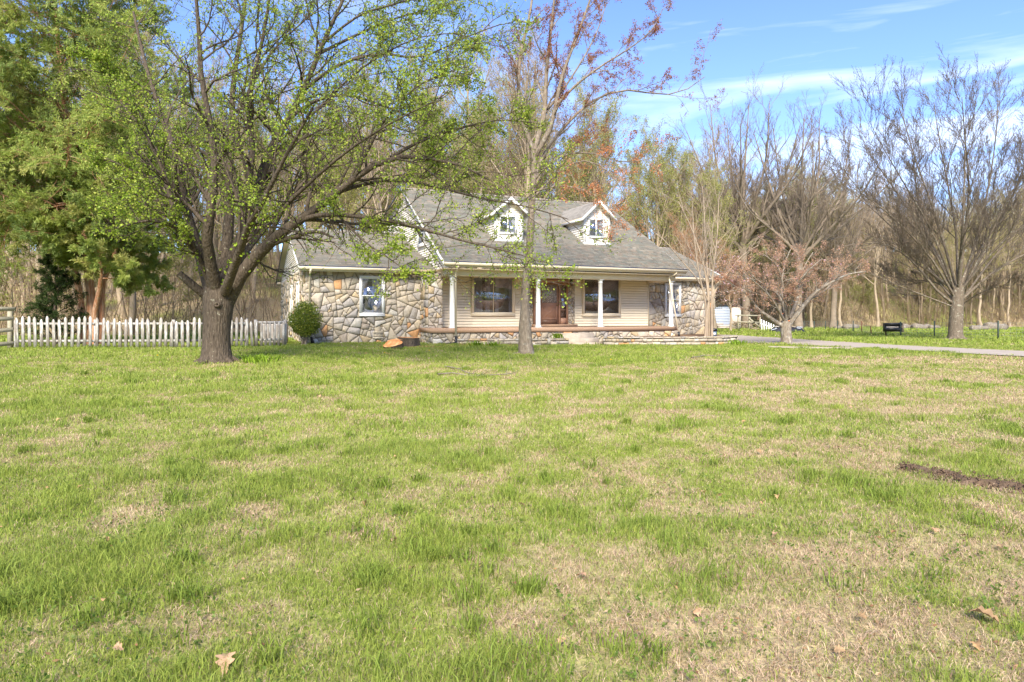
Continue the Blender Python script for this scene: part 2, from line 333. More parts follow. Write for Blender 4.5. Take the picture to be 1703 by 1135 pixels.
def stone_wall(b, mort, outline, mapf, size=0.42, gap=0.017, depth=(.025, .075), seed=1, asp=1.25, base=0.0, tone=1.0):
    """irregular fitted stones as real geometry. outline: 2D convex polygon, mapf(s,t,d)->xyz"""
    r = np.random.default_rng(seed); xs = [p[0] for p in outline]; yt = [p[1] for p in outline]
    x0, x1, y0, y1 = min(xs), max(xs), min(yt), max(yt); pts = []
    mort.add([mapf(s, t, base) for s, t in outline], [list(range(len(outline)))])
    def area(p): return .5 * abs(sum(p[i - 1][0] * p[i][1] - p[i][0] * p[i - 1][1] for i in range(len(p))))
    # stones: the wall is broken by random straight joints until every piece is stone sized
    todo = [(list(outline), size * size * math.exp(r.normal(-.25, .6)))]; done = []
    while todo:
        p, lim = todo.pop(); a = area(p); q = np.array(p); c0 = q.mean(0); u_, s_, vt = np.linalg.svd(q - c0, full_matrices=False); long_ = s_[0] / max(s_[1], 1e-6)
        if a < .003: continue
        if a < lim and long_ < 2.6 or a < .012: done.append(p); continue
        ang = math.atan2(vt[0][1], vt[0][0]) + r.normal(0, .42 if a < 1.5 else .12); ca, sa = math.cos(ang), math.sin(ang); c1 = c0 + vt[0] * r.normal(0, .10) * math.sqrt(a)
        k = ca * c1[0] + sa * c1[1]
        for pp in (clip(p, ca, sa, k), clip(p, -ca, -sa, -k)):
            if len(pp) >= 3: todo.append((pp, size * size * math.exp(r.normal(-.35, .65))))
    for p0 in done:
        poly = p0; cxx = sum(a[0] for a in p0) / len(p0); cyy = sum(a[1] for a in p0) / len(p0)
        for i in range(len(p0)):
            (ax, ay), (bx_, by_) = p0[i - 1], p0[i]; L = math.hypot(bx_ - ax, by_ - ay)
            if L < 1e-5: continue
            nx_, ny_ = (by_ - ay) / L, -(bx_ - ax) / L
            if nx_ * (cxx - ax) + ny_ * (cyy - ay) > 0: nx_, ny_ = -nx_, -ny_
            tl = r.normal(0, .035); nx2, ny2 = nx_ * math.cos(tl) - ny_ * math.sin(tl), nx_ * math.sin(tl) + ny_ * math.cos(tl); mx_, my_ = (ax + bx_) / 2, (ay + by_) / 2
            poly = clip(poly, nx2, ny2, nx2 * mx_ + ny2 * my_ - gap * .5 * r.uniform(.6, 1.4))
            if len(poly) < 3: break
        if len(poly) < 3: continue
        cx = sum(a[0] for a in poly) / len(poly); cy = sum(a[1] for a in poly) / len(poly)
        A = .5 * abs(sum(poly[i - 1][0] * poly[i][1] - poly[i][0] * poly[i - 1][1] for i in range(len(poly))))
        if A < .0015: continue
        # chop corners for a weathered outline
        cp = []
        for i in range(len(poly)):
            a, c_, e = poly[i - 1], poly[i], poly[(i + 1) % len(poly)]
            for t_, z_ in ((a, .10), (e, .10)): cp.append((c_[0] + (t_[0] - c_[0]) * z_ * r.uniform(.5, 1.3), c_[1] + (t_[1] - c_[1]) * z_ * r.uniform(.5, 1.3)))
        n = len(cp); d = r.uniform(*depth); col = np.array(STONES[r.choice(len(STONES), p=_sw)][0]) * r.uniform(.85, 1.15) * tone
        ins = min(.007 / max(math.sqrt(A), .05), .3); ins2 = ins * 2.4
        rg = [cp, [(x + (cx - x) * ins, y + (cy - y) * ins) for x, y in cp], [(x + (cx - x) * ins2, y + (cy - y) * ins2) for x, y in cp]]
        v = [mapf(s, t, base - .01) for s, t in rg[0]] + [mapf(s, t, base + d * .8) for s, t in rg[1]] + [mapf(s, t, base + d) for s, t in rg[2]]
        v.append(mapf(cx, cy, base + d * 1.03))
        f = [[i, (i + 1) % n, n + (i + 1) % n, n + i] for i in range(n)] + [[n + i, n + (i + 1) % n, 2 * n + (i + 1) % n, 2 * n + i] for i in range(n)] + [[2 * n + i, 2 * n + (i + 1) % n, 3 * n] for i in range(n)]
        b.add(v, f, col)
def siding(b, poly, mapf, course=.115, lip=.034, y0=None):
    lo = min(p[1] for p in poly) if y0 is None else y0; hi = max(p[1] for p in poly); k = 0
    while lo + k * course < hi:
        z0 = lo + k * course + .02; z1 = z0 + course; s = clip(clip(poly, 0, 1, z1 - .02), 0, -1, -z0); k += 1
        if len(s) < 3: continue
        b.add([mapf(x, z, .004 + lip * (z1 - z) / course) for x, z in s], [list(range(len(s)))])
        e = [p for p in s if abs(p[1] - z0) < 1e-6]
        if len(e) >= 2:
            a_, c_ = min(e), max(e); b.add([mapf(a_[0], z0, 0), mapf(c_[0], z0, 0), mapf(c_[0], z0, .004 + lip), mapf(a_[0], z0, .004 + lip)], [[0, 1, 2, 3]])
def shingles(b, u0, u1, p0, p1, seed, expo=.165, holes=()):
    """courses of tabs on the plane from eave point p0=(v,z) to ridge p1=(v,z)"""
    r = np.random.default_rng(seed); L = math.hypot(p1[0] - p0[0], p1[1] - p0[1]); d = ((p1[0] - p0[0]) / L, (p1[1] - p0[1]) / L); nrm = (-d[1], d[0])
    if nrm[1] < 0: nrm = (-nrm[0], -nrm[1])
    n = int(L / expo)
    pal = [(.170, .155, .128), (.145, .136, .117), (.195, .176, .146), (.158, .150, .126), (.180, .153, .124), (.150, .152, .130)]
    for k in range(n + 1):
        s0 = k * expo; s1 = min(s0 + expo + .02, L); x = u0 - r.uniform(0, .3); rowt = r.uniform(.91, 1.09)
        while x < u1:
            w_ = r.uniform(.12, .34); a, c = max(x, u0), min(x + w_, u1); x += w_
            if c - a < .02: continue
            h = r.choice([.018, .024, .034]); e = s0 - r.choice([0, 0, .012])
            col = np.array(pal[r.integers(6)]) * r.uniform(.9, 1.12) * rowt
            q = []
            for uu, ss, hh in ((a, e, 0), (c, e, 0), (a, e, h), (c, e, h), (a, s1, .002), (c, s1, .002)):
                q.append((uu, p0[0] + d[0] * ss + nrm[0] * hh, p0[1] + d[1] * ss + nrm[1] * hh))
            b.add(q, np.array([(0, 1, 3, 2), (2, 3, 5, 4)]), col)
# --- key planes (u along the front, v to the back, z up)
FL = EYE - .505                # porch floor
EZ = EYE + 2.23                # main eave
RV, RZ = 7.0, EYE + 2.23 + 7.35 * .59      # main ridge
U1 = 12.16
BV, BZ = 15.0, RZ - 8.0 * .19  # back of the main roof
WZ = EYE + 2.03; WR = (8.55, EYE + 4.41); WB = (17.0, EYE + 2.10)   # left wing eave, ridge, back eave
RR = (6.4, EYE + 4.10); RB = (11.0, EYE + 2.1)
GB = -.10                      # walls start below the ground
# stone front and side of the left wing, pier, right wing
sb, mo = MB(), MB()
WU0, WU1 = -5.2, -.28
stone_wall(sb, mo, [(WU0, GB), (WU1, GB), (WU1, WZ - .12), (WU0, WZ - .12)], lambda s, t, d: (s, 2.0 - d, t), .37, seed=5)
hb(sb, 'front_stone_wall', M['stone']); hb(mo, 'mortar', M['mortar'], sc.objects['front_stone_wall'])
sb, mo = MB(), MB()
stone_wall(sb, mo, [(2.0, GB), (15.7, GB), (15.7, WZ - .05), (2.0, WZ - .05)], lambda s, t, d: (WU0 - d, s, t), .38, depth=(.05, .12), seed=6)
ls = hb(sb, 'side_stone_wall', M['stone']); hb(mo, 'mortar', M['mortar'], ls)
sb, mo = MB(), MB()
stone_wall(sb, mo, [(.85, GB), (2.0, GB), (2.0, EZ - .42), (.85, EZ - .42)], lambda s, t, d: (-.33 - d, s, t), .34, depth=(.04, .09), seed=8)
stone_wall(sb, mo, [(-.33, GB), (.30, GB), (.30, EZ - .42), (-.33, EZ - .42)], lambda s, t, d: (s, .85 - d, t), .30, depth=(.03, .07), seed=9)
pr = hb(sb, 'stone_pier', M['stone']); hb(mo, 'mortar', M['mortar'], pr)
sb, mo = MB(), MB()
RU0, RU1 = 11.66, 15.92
stone_wall(sb, mo, [(RU0, GB), (RU1, GB), (RU1, WZ - .12), (RU0, WZ - .12)], lambda s, t, d: (s, 2.0 - d, t), .37, seed=11)
rs_ = hb(sb, 'right_stone_wall', M['stone']); hb(mo, 'mortar', M['mortar'], rs_)
# porch foundation stones
sb, mo = MB(), MB()
stone_wall(sb, mo, [(-.36, GB), (11.82, GB), (11.82, FL - .19), (-.36, FL - .19)], lambda s, t, d: (s, .10 - d, t), .30, seed=13)
stone_wall(sb, mo, [(.1, GB), (2.0, GB), (2.0, FL - .19), (.1, FL - .19)], lambda s, t, d: (-.36 - d, s, t), .3, seed=14)
fo = hb(sb, 'porch_foundation', M['stone']); hb(mo, 'mortar', M['mortar'], fo)
# hidden cores: wall bodies
b = MB(); b.box(WU0 + .02, .3, 2.03, 15.68, GB, WZ - .06); b.box(.32, 11.62, 2.03, 14.9, GB, EZ - .1); b.box(11.66, RU1 - .01, 2.03, 10.6, GB, WZ - .1); b.box(-.30, .29, .88, 2.02, GB, EZ - .45)
hb(b, 'wall_body', M['siding'])
# porch floor slab
b = MB(); b.box(-.43, 11.9, 0, 2.0, FL - .19, FL); hb(b, 'porch_floor', M['porch'])
b = MB(); b.box(hu(884, 2), hu(956, 2), 1.72, 2.03, FL + .002, FL + .11); hb(b, 'entry_step', M['porch'])
# siding under the porch, left and right of the entry
EU0, EU1 = hu(880.5, 2), hu(955.5, 2)
PC = EZ - .28   # porch ceiling
b = MB()
siding(b, [(.34, FL), (EU0, FL), (EU0, PC), (.34, PC)], lambda s, t, d: (s, 2.0 - d, t), .125)
siding(b, [(EU1, FL), (11.62, FL), (11.62, PC), (EU1, PC)], lambda s, t, d: (s, 2.0 - d, t), .125)
siding(b, [(EU0, FL + 2.28), (EU1, FL + 2.28), (EU1, PC), (EU0, PC)], lambda s, t, d: (s, 2.0 - d, t), .125)
for x in (.32, 11.60): b.box(x, x + .06, 1.955, 2.0, FL, PC)
hb(b, 'porch_siding', M['siding'])
b = MB(); b.box(0.02, U1 - .02, -.30, 2.02, PC, PC + .03); hb(b, 'porch_ceiling', M['soffit'])
b = MB(); b.box(.35, 11.85, .05, .33, PC - .26, PC + .0); b.box(11.56, 11.84, .33, 2.0, PC - .262, PC); b.box(.22, .42, .33, .86, PC - .262, PC); hb(b, 'porch_beam', M['trim'])
# gable walls (left face seen)
gp = [(.55, EZ - .40), (.0, EZ + .12), (RV, RZ - .12), (BV - .1, BZ - .1), (BV - .1, WZ), (2.0, EZ - .55), (.85, EZ - .42)]
b = MB(); siding(b, [(-.05, EZ - .42), (2.3, EZ - .42), (BV - .1, EZ - .42), (BV - .1, BZ - .12), (RV, RZ - .14), (-.05, EZ + .06)], lambda s, t, d: (.28 - d, s, t), .11)
b.add([(.285, -.05, EZ - .42), (.285, BV - .1, EZ - .42), (.285, BV - .1, BZ - .12), (.285, RV, RZ - .14), (.285, -.05, EZ + .06)], [[0, 1, 2, 3, 4]])
b.box(.255, .31, -.07, .85, EZ - .47, EZ - .42)
hb(b, 'gable_siding', M['siding_white'])
b = MB(); b.add([(11.88, 0, EZ - .3), (11.88, BV, EZ - .3), (11.88, BV, BZ - .12), (11.88, RV, RZ - .14), (11.88, 0, EZ + .06)], [[0, 1, 2, 3, 4]]); hb(b, 'right_gable', M['siding_white'])
wg = [(2.0, WZ - .05), (15.7, WZ - .05), (15.7, WZ + .1), (WR[0], WR[1] - .12), (2.0, WZ + .02)]
b = MB(); siding(b, wg, lambda s, t, d: (WU0 - .03 - d, s, t), .11); b.box(WU0 - .07, WU0, 2.0, 15.7, WZ - .09, WZ - .05); hb(b, 'wing_gable_siding', M['siding_white'])
b = MB(); b.add([(RU1, 2, WZ - .2), (RU1, 10.8, WZ - .2), (RU1, RR[0], RR[1] - .1)], [[0, 1, 2]]); hb(b, 'right_wing_gable', M['siding_white'])
# roofs: deck + shingles; gutters, fascias, rakes
def roof(name, u0, u1, pe, pr_, seed, th=.10):
    dk = MB(); dk.hexa([(u0, pe[0], pe[1] - th), (u1, pe[0], pe[1] - th), (u1, pr_[0], pr_[1] - th), (u0, pr_[0], pr_[1] - th), (u0, pe[0], pe[1] - .004), (u1, pe[0], pe[1] - .004), (u1, pr_[0], pr_[1] - .004), (u0, pr_[0], pr_[1] - .004)])
    o = hb(dk, name, M['soffit']); s = MB(); shingles(s, u0, u1, pe, pr_, seed); hb(s, 'shingles', M['shingle'], o); return o
roof('main_roof', 0, U1, (-.35, EZ), (RV, RZ), 1)
roof('rear_roof', 0, U1, (BV, BZ), (RV, RZ), 2)
roof('left_wing_roof', -5.48, .27, (1.6, WZ), WR, 3)
roof('left_wing_rear_roof', -5.48, .27, WB, WR, 4)
roof('right_wing_roof', 11.9, 16.28, (1.6, WZ), RR, 5)
roof('right_wing_rear_roof', 11.9, 16.28, RB, RR, 6)
b = MB()
for u0, u1, v, z in ((0, U1, RV, RZ), (-5.48, .27, *WR), (12.2, 16.28, *RR)):
    x = u0
    b = MB()
    while x < u1: e = min(x + .3, u1); b.prism([(x, v - .15, z - .06), (x, v, z + .035), (x, v + .15, z - .03)], (e - x - .01, 0, 0), np.array([.29, .25, .21]) * rng.uniform(.85, 1.15)); x += .3
    hb(b, 'ridge_cap', M['shingle'])

def gutter(u0, u1, v, z):
    g = MB(); g.prism([(u0, v - .015, z - .02), (u0, v - .13, z - .02), (u0, v - .135, z - .05), (u0, v - .10, z - .13), (u0, v - .015, z - .14)], (u1 - u0, 0, 0)); o = hb(g, 'gutter', M['trim'])
    t = MB(); t.box(u0 + .01, u1 - .01, v - .137, v - .0, z - .018, z + .022); hb(t, 'gutter_guard', M['guard'], o)
    f = MB(); f.box(u0, u1, v - .014, v + .02, z - .2, z - .02); hb(f, 'fascia', M['trim'], o)
gutter(0, U1, -.35, EZ); gutter(-5.48, -.2, 1.6, WZ); gutter(12.1, 16.28, 1.6, WZ)
def rake(u, p, q, m1, w_=.17, th=.03, name='rake_board'):
    g = MB(); g.hexa([(u - th, p[0], p[1] - w_), (u, p[0], p[1] - w_), (u, q[0], q[1] - w_), (u - th, q[0], q[1] - w_), (u - th, p[0], p[1] - .012), (u, p[0], p[1] - .012), (u, q[0], q[1] - .012), (u - th, q[0], q[1] - .012)]); return hb(g, name, m1)
rake(-.002, (-.37, EZ), (RV, RZ), M['white'], .16); rake(-.002, (BV, BZ), (RV, RZ), M['dark'], .1)
rake(-5.482, (1.5, WZ), WR, M['white'], .13); rake(-5.482, WB, WR, M['dark'], .12)
rake(U1 + .03, (-.37, EZ), (RV, RZ), M['white'], .16); rake(16.31, (1.5, WZ), RR, M['white'], .13)
b = MB(); b.box(-5.47, -5.2, 15.6, 17.0, WZ - .12, WZ + .0); hb(b, 'rake_return', M['soffit'])
b = MB(); b.box(-5.44, -.2, 1.62, 2.0, WZ - .125, WZ - .105); hb(b, 'eave_soffit', M['soffit']); b = MB(); b.box(12.1, 16.2, 1.62, 2.0, WZ - .125, WZ - .105); hb(b, 'eave_soffit', M['soffit'])
# columns
def column(u):
    g = MB(); z0, z1 = FL, PC - .262
    g.lathe([(.13, 0), (.13, .035), (.118, .05), (.128, .075), (.118, .10), (.105, .12), (.108, .9), (.096, z1 - z0 - .16), (.112, z1 - z0 - .15), (.112, z1 - z0 - .13), (.098, z1 - z0 - .11), (.10, z1 - z0 - .05), (.125, z1 - z0 - .035), (.125, z1 - z0 - .025)], (u, .19, z0), 28)
    g.box(u - .14, u + .14, .05, .33, z0 + .0, z0 + .03); g.box(u - .135, u + .135, .055, .325, z1 - .025, z1)
    o = hb(g, 'porch_column', M['white']); return o
for px in (752, 895, 998.5, 1116): column(hu(px, .19))
# windows
def window(u0, u1, z0, z1, v, kind, m=M['white'], tw=.085, axis='f', cur=((.1, .3), (.7, .95))):
    """outer trim rectangle; axis f: front facing wall, s: wall facing left"""
    def mk(a0, a1, d0, d1, zz0, zz1, bb):
        if axis == 'f': bb.box(a0, a1, v - d1, v - d0, zz0, zz1)
        else: bb.box(v - d1, v - d0, a0, a1, zz0, zz1)
    fr = MB(); D = .075
    mk(u0, u1, -.01, D, z0, z0 + tw, fr); mk(u0, u1, -.01, D, z1 - tw, z1, fr); mk(u0, u0 + tw, -.01, D - .002, z0 + tw, z1 - tw, fr); mk(u1 - tw, u1, -.01, D - .002, z0 + tw, z1 - tw, fr)
    mk(u0 - .012, u1 + .012, -.01, D + .02, z0 - .03, z0, fr)
    o = hb(fr, 'window', m)
    a0, a1, b0, b1 = u0 + tw, u1 - tw, z0 + tw, z1 - tw; s = MB(); t = .035
    if kind == 'slider':
        mid = (a0 + a1) / 2
        for p, q, dd in ((a0, mid + .02, .048), (mid - .02, a1, .058)):
            mk(p, q, .03, dd, b0, b0 + t, s); mk(p, q, .03, dd, b1 - t, b1, s); mk(p, p + t, .03, dd - .002, b0 + t, b1 - t, s); mk(q - t, q, .03, dd - .002, b0 + t, b1 - t, s)
    elif kind == 'hung':
        mid = (b0 + b1) / 2
        for p, q, dd in ((b0, mid + .02, .058), (mid - .02, b1, .048)):
            mk(a0, a1, .03, dd, p, p + t, s); mk(a0, a1, .03, dd, q - t, q, s); mk(a0, a0 + t, .03, dd - .002, p + t, q - t, s); mk(a1 - t, a1, .03, dd - .002, p + t, q - t, s)
    elif kind == 'pair':
        mid = (a0 + a1) / 2; mk(mid - .04, mid + .04, .03, .06, b0, b1, s); mk(a0, a0 + t, .03, .05, b0, b1, s); mk(a1 - t, a1, .03, .05, b0, b1, s); mk(a0 + t, a1 - t, .03, .048, b0, b0 + t, s)
    hb(s, 'sash', M['white'] if m is M['white'] else m, o)
    g = MB(); mk(a0, a1, .036, .040, b0, b1, g); hb(g, 'pane', M['glass'], o)
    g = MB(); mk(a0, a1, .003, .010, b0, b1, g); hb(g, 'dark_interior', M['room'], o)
    if cur:
        g = MB()
        for c0, c1 in cur:
            p, q = a0 + c0 * (a1 - a0), a0 + c1 * (a1 - a0); n = max(int((q - p) / .012), 4)
            xs_ = np.linspace(p, q, n); dd = .020 + .006 * np.sin(xs_ * 70) + .003 * np.sin(xs_ * 173)
            for i in range(n - 1):
                pts = [(xs_[i], dd[i], b0), (xs_[i + 1], dd[i + 1], b0), (xs_[i + 1], dd[i + 1], b1), (xs_[i], dd[i], b1)]
                g.add([(x, v - d, z) if axis == 'f' else (v - d, x, z) for x, d, z in pts], [[0, 1, 2, 3]])
        hb(g, 'curtain', M['curtain'], o, smooth=True)
    return o
def wpx(x0, x1, y0, y1, v, *a, **k):
    u0, u1 = hu(x0, v), hu(x1, v); um = u0; return window(u0, u1, hz(y1, u0, v), hz(y0, u0, v), v, *a, **k)
wpx(597.5, 639.3, 459, 525, 2.0 - .03, 'hung', cur=((.5, .8),))
wpx(783.5, 855.5, 457, 524.5, 1.965, 'slider', m=M['trim'], tw=.1, cur=((0.0, .22), (.3, .42), (.55, .64), (.9, 1)))
wpx(968.3, 1031.5, 461, 525.5, 1.965, 'slider', m=M['trim'], tw=.09, cur=None)
wpx(1105, 1131.5, 470.5, 526, 2.0 - .03, 'hung', cur=((0, 1),))
window(3.35, 4.55, EYE + 3.3, EYE + 4.5, .28 - .035, 'hung', axis='s', cur=None)
window(3.6, 4.6, 1.1, 2.9, WU0 - .05, 'hung', axis='s', cur=None)
window(7.2, 8.2, 1.1, 2.9, WU0 - .05, 'hung', axis='s', cur=None)
# entry: stone jambs, frame, door, sidelights
sb, mo = MB(), MB()
J0, J1 = hu(886.5, 2), hu(943.5, 2)
stone_wall(sb, mo, [(EU0, FL), (J0, FL), (J0, FL + 2.28), (EU0, FL + 2.28)], lambda s, t, d: (s, 2.0 - d, t), .2, seed=21, gap=.02, depth=(.02, .05), tone=1.05); je = hb(sb, 'entry_stone', M['stone']); hb(mo, 'mortar', M['mortar'], je); sb, mo = MB(), MB()
stone_wall(sb, mo, [(J1, FL), (EU1, FL), (EU1, FL + 2.28), (J1, FL + 2.28)], lambda s, t, d: (s, 2.0 - d, t), .2, seed=22, gap=.02, depth=(.02, .05), tone=1.05)
je = hb(sb, 'entry_stone', M['stone']); hb(mo, 'mortar', M['mortar'], je)
Z0 = FL + .115; DT = FL + 2.2
b = MB(); b.box(J0, J1, 1.97, 2.02, Z0, DT); b.box(J0, J1, 1.90, 1.97, DT - .1, DT + .08)
S0, S1 = hu(898.5, 1.95), hu(928.5, 1.95)
for x in (J0, S0 - .09, S1 + .01, J1 - .09): b.box(x, x + .09, 1.90, 1.97, Z0, DT - .1)
for x0, x1 in ((J0 + .09, S0 - .09), (S1 + .10, J1 - .09)):
    b.box(x0, x1, 1.93, 1.968, Z0, Z0 + .3); b.box(x0, x1, 1.93, 1.968, DT - .22, DT - .1)
    for k in range(1, 4): zz = Z0 + .3 + (DT - .22 - Z0 - .3) * k / 4; b.box(x0, x1, 1.94, 1.968, zz - .015, zz + .015)
ef = hb(b, 'door_frame', M['door'])
for x0, x1 in ((J0 + .09, S0 - .09), (S1 + .10, J1 - .09)): b = MB(); b.box(x0 + .01, x1 - .01, 1.955, 1.966, Z0 + .3, DT - .22); hb(b, 'sidelight', M['glass'], ef)
b = MB(); b.box(S0, S1, 1.93, 1.968, Z0 + .01, DT - .1)
cz0, cz1 = Z0 + .28, Z0 + .86; dx0, dx1 = S0 + .1, S1 - .12
def bar(g, x0, z0, x1, z1, w_, y0, y1):
    L = math.hypot(x1 - x0, z1 - z0); nx_, nz_ = -(z1 - z0) / L * w_, (x1 - x0) / L * w_
    g.prism([(x0 + nx_, y0, z0 + nz_), (x1 + nx_, y0, z1 + nz_), (x1 - nx_, y0, z1 - nz_), (x0 - nx_, y0, z0 - nz_)], (0, y1 - y0, 0))
bar(b, dx0, cz0, dx1, cz1, .02, 1.915, 1.932); bar(b, dx0, cz1, dx1, cz0, .02, 1.917, 1.932)
for z_ in (cz0, cz1): b.box(dx0 - .02, dx1 + .02, 1.913, 1.932, z_ - .02, z_ + .02)
for x_ in (dx0, dx1): b.box(x_ - .02, x_ + .02, 1.914, 1.932, cz0, cz1)
dr = hb(b, 'front_door', M['door'])
b = MB(); b.box(dx0 - .02, dx1 + .02, 1.918, 1.931, Z0 + 1.02, DT - .2); hb(b, 'leaded_glass', M['doorglass'], dr)
b = MB(); b.box(dx0 - .05, dx1 + .05, 1.92, 1.931, Z0 + .03, Z0 + .22); hb(b, 'kick_plate', mat('kick_plate', (.16, .09, .06), .4), dr)
b = MB(); b.lathe([(.0, 0), (.03, .0), (.03, .02), (.012, .03), (.012, .05), (.034, .07), (.03, .1), (0, .11)], (0, 0, 0), 12)
b.v = [v[:, [0, 2, 1]] * np.array([1, -1, 1]) + np.array([S1 - .07, 1.93, Z0 + .92]) for v in b.v]; hb(b, 'door_knob', M['brass'], dr, True)
b = MB(); b.lathe([(.0, 0), (.028, .0), (.028, .02), (0, .025)], (0, 0, 0), 12)
b.v = [v[:, [0, 2, 1]] * np.array([1, -1, 1]) + np.array([S1 - .07, 1.93, Z0 + 1.08]) for v in b.v]; hb(b, 'deadbolt', M['brass'], dr, True)
# wall lantern
lu = hu(950.5, 1.9); lz = hz(471, lu, 1.9)
b = MB(); b.lathe([(.0, -.16), (.02, -.15), (.03, -.12), (.055, -.1), (.055, -.09)], (lu, 1.86, lz), 10); b.lathe([(.065, .1), (.07, .115), (.04, .16), (.012, .2), (0, .21)], (lu, 1.86, lz), 10)
for k in range(4): a = k * math.pi / 2 + .78; b.tube([(lu + .055 * math.cos(a), 1.86 + .055 * math.sin(a), lz - .1), (lu + .062 * math.cos(a), 1.86 + .062 * math.sin(a), lz + .1)], .006, 5)
b.box(lu - .012, lu + .012, 1.87, 1.95, lz + .13, lz + .16); b.box(lu - .04, lu + .04, 1.94, 1.955, lz - .05, lz + .18)
la = hb(b, 'wall_lantern', M['black']); b = MB(); b.lathe([(.045, -.09), (.052, .1)], (lu, 1.86, lz), 10); hb(b, 'lantern_glass', M['glass'], la)
# foundation vent
vu0, vu1 = hu(620, 1.95), hu(636.5, 1.95); vz0, vz1 = hz(562, vu0, 1.95), hz(552.5, vu0, 1.95)
b = MB(); b.box(vu0, vu1, 1.90, 1.98, vz0 - .03, vz0); b.box(vu0, vu1, 1.90, 1.98, vz1, vz1 + .02)
for k in range(4): z_ = vz0 + (k + .5) * (vz1 - vz0) / 4; b.hexa([(vu0, 1.90, z_ - .02), (vu1, 1.90, z_ - .02), (vu1, 1.94, z_ + .004), (vu0, 1.94, z_ + .004), (vu0, 1.90, z_ - .012), (vu1, 1.90, z_ - .012), (vu1, 1.94, z_ + .012), (vu0, 1.94, z_ + .012)])
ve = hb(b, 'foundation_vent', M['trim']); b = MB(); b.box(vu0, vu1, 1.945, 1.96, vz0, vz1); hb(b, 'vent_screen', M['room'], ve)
# downspouts
def spout(pts, name='downspout', boot=None, m=M['trim']):
    g = MB(); g.tube(pts, .042, 4); o = hb(g, name, m)
    if boot is not None: g = MB(); g.tube(boot, .052, 10); hb(g, 'drain_boot', M['black'], o, True)
    return o
u = hu(515, 1.9); spout([(u, 1.5, WZ - .13), (u, 1.52, WZ - .2), (u, 1.9, WZ - .36), (u, 1.9, .3)])
u = hu(758, -.05)
spout([(u, -.38, EZ - .12), (u, -.38, EZ - .2), (u, -.06, EZ - .38), (u, -.06, .52)],
      boot=[(u, -.06, .56), (u, -.07, .36), (u - .03, -.10, .30), (u - .15, -.14, .26), (u - .35, -.16, .25), (u - .8, -.16, .25)])
u = hu(1121, -.2); ue = hu(1129.5, -.35)
spout([(u + .0, -.40, EZ - .12), (u - .02, -.38, EZ - .2), (u - .22, -.1, EZ - .36), (u - .2, -.12, EZ - .5), (ue, -.3, .60)], boot=[(ue - .005, -.29, .64), (ue + .03, -.33, .38)])
u = hu(1187.3, 1.88); spout([(u + .08, 1.5, WZ - .13), (u + .06, 1.54, WZ - .2), (u, 1.88, WZ - .36), (u, 1.88, .5)])
# steps
b = MB(); gg = HZ
for x0, x1, v0, zt in ((935.5, 988, -.34, hz(554.3, hu(960, -.34), -.34)), (943.5, 996.5, -.68, hz(562.2, hu(970, -.68), -.68)), (956, 1004.5, -1.02, hz(569.8, hu(980, -1.02), -1.02))):
    u0, u1 = hu(x0, v0), hu(x1, v0); b.box(u0, u1, v0, .1 if v0 > -.5 else v0 + .40, -.02, zt)
hb(b, 'porch_steps', M['concrete'])
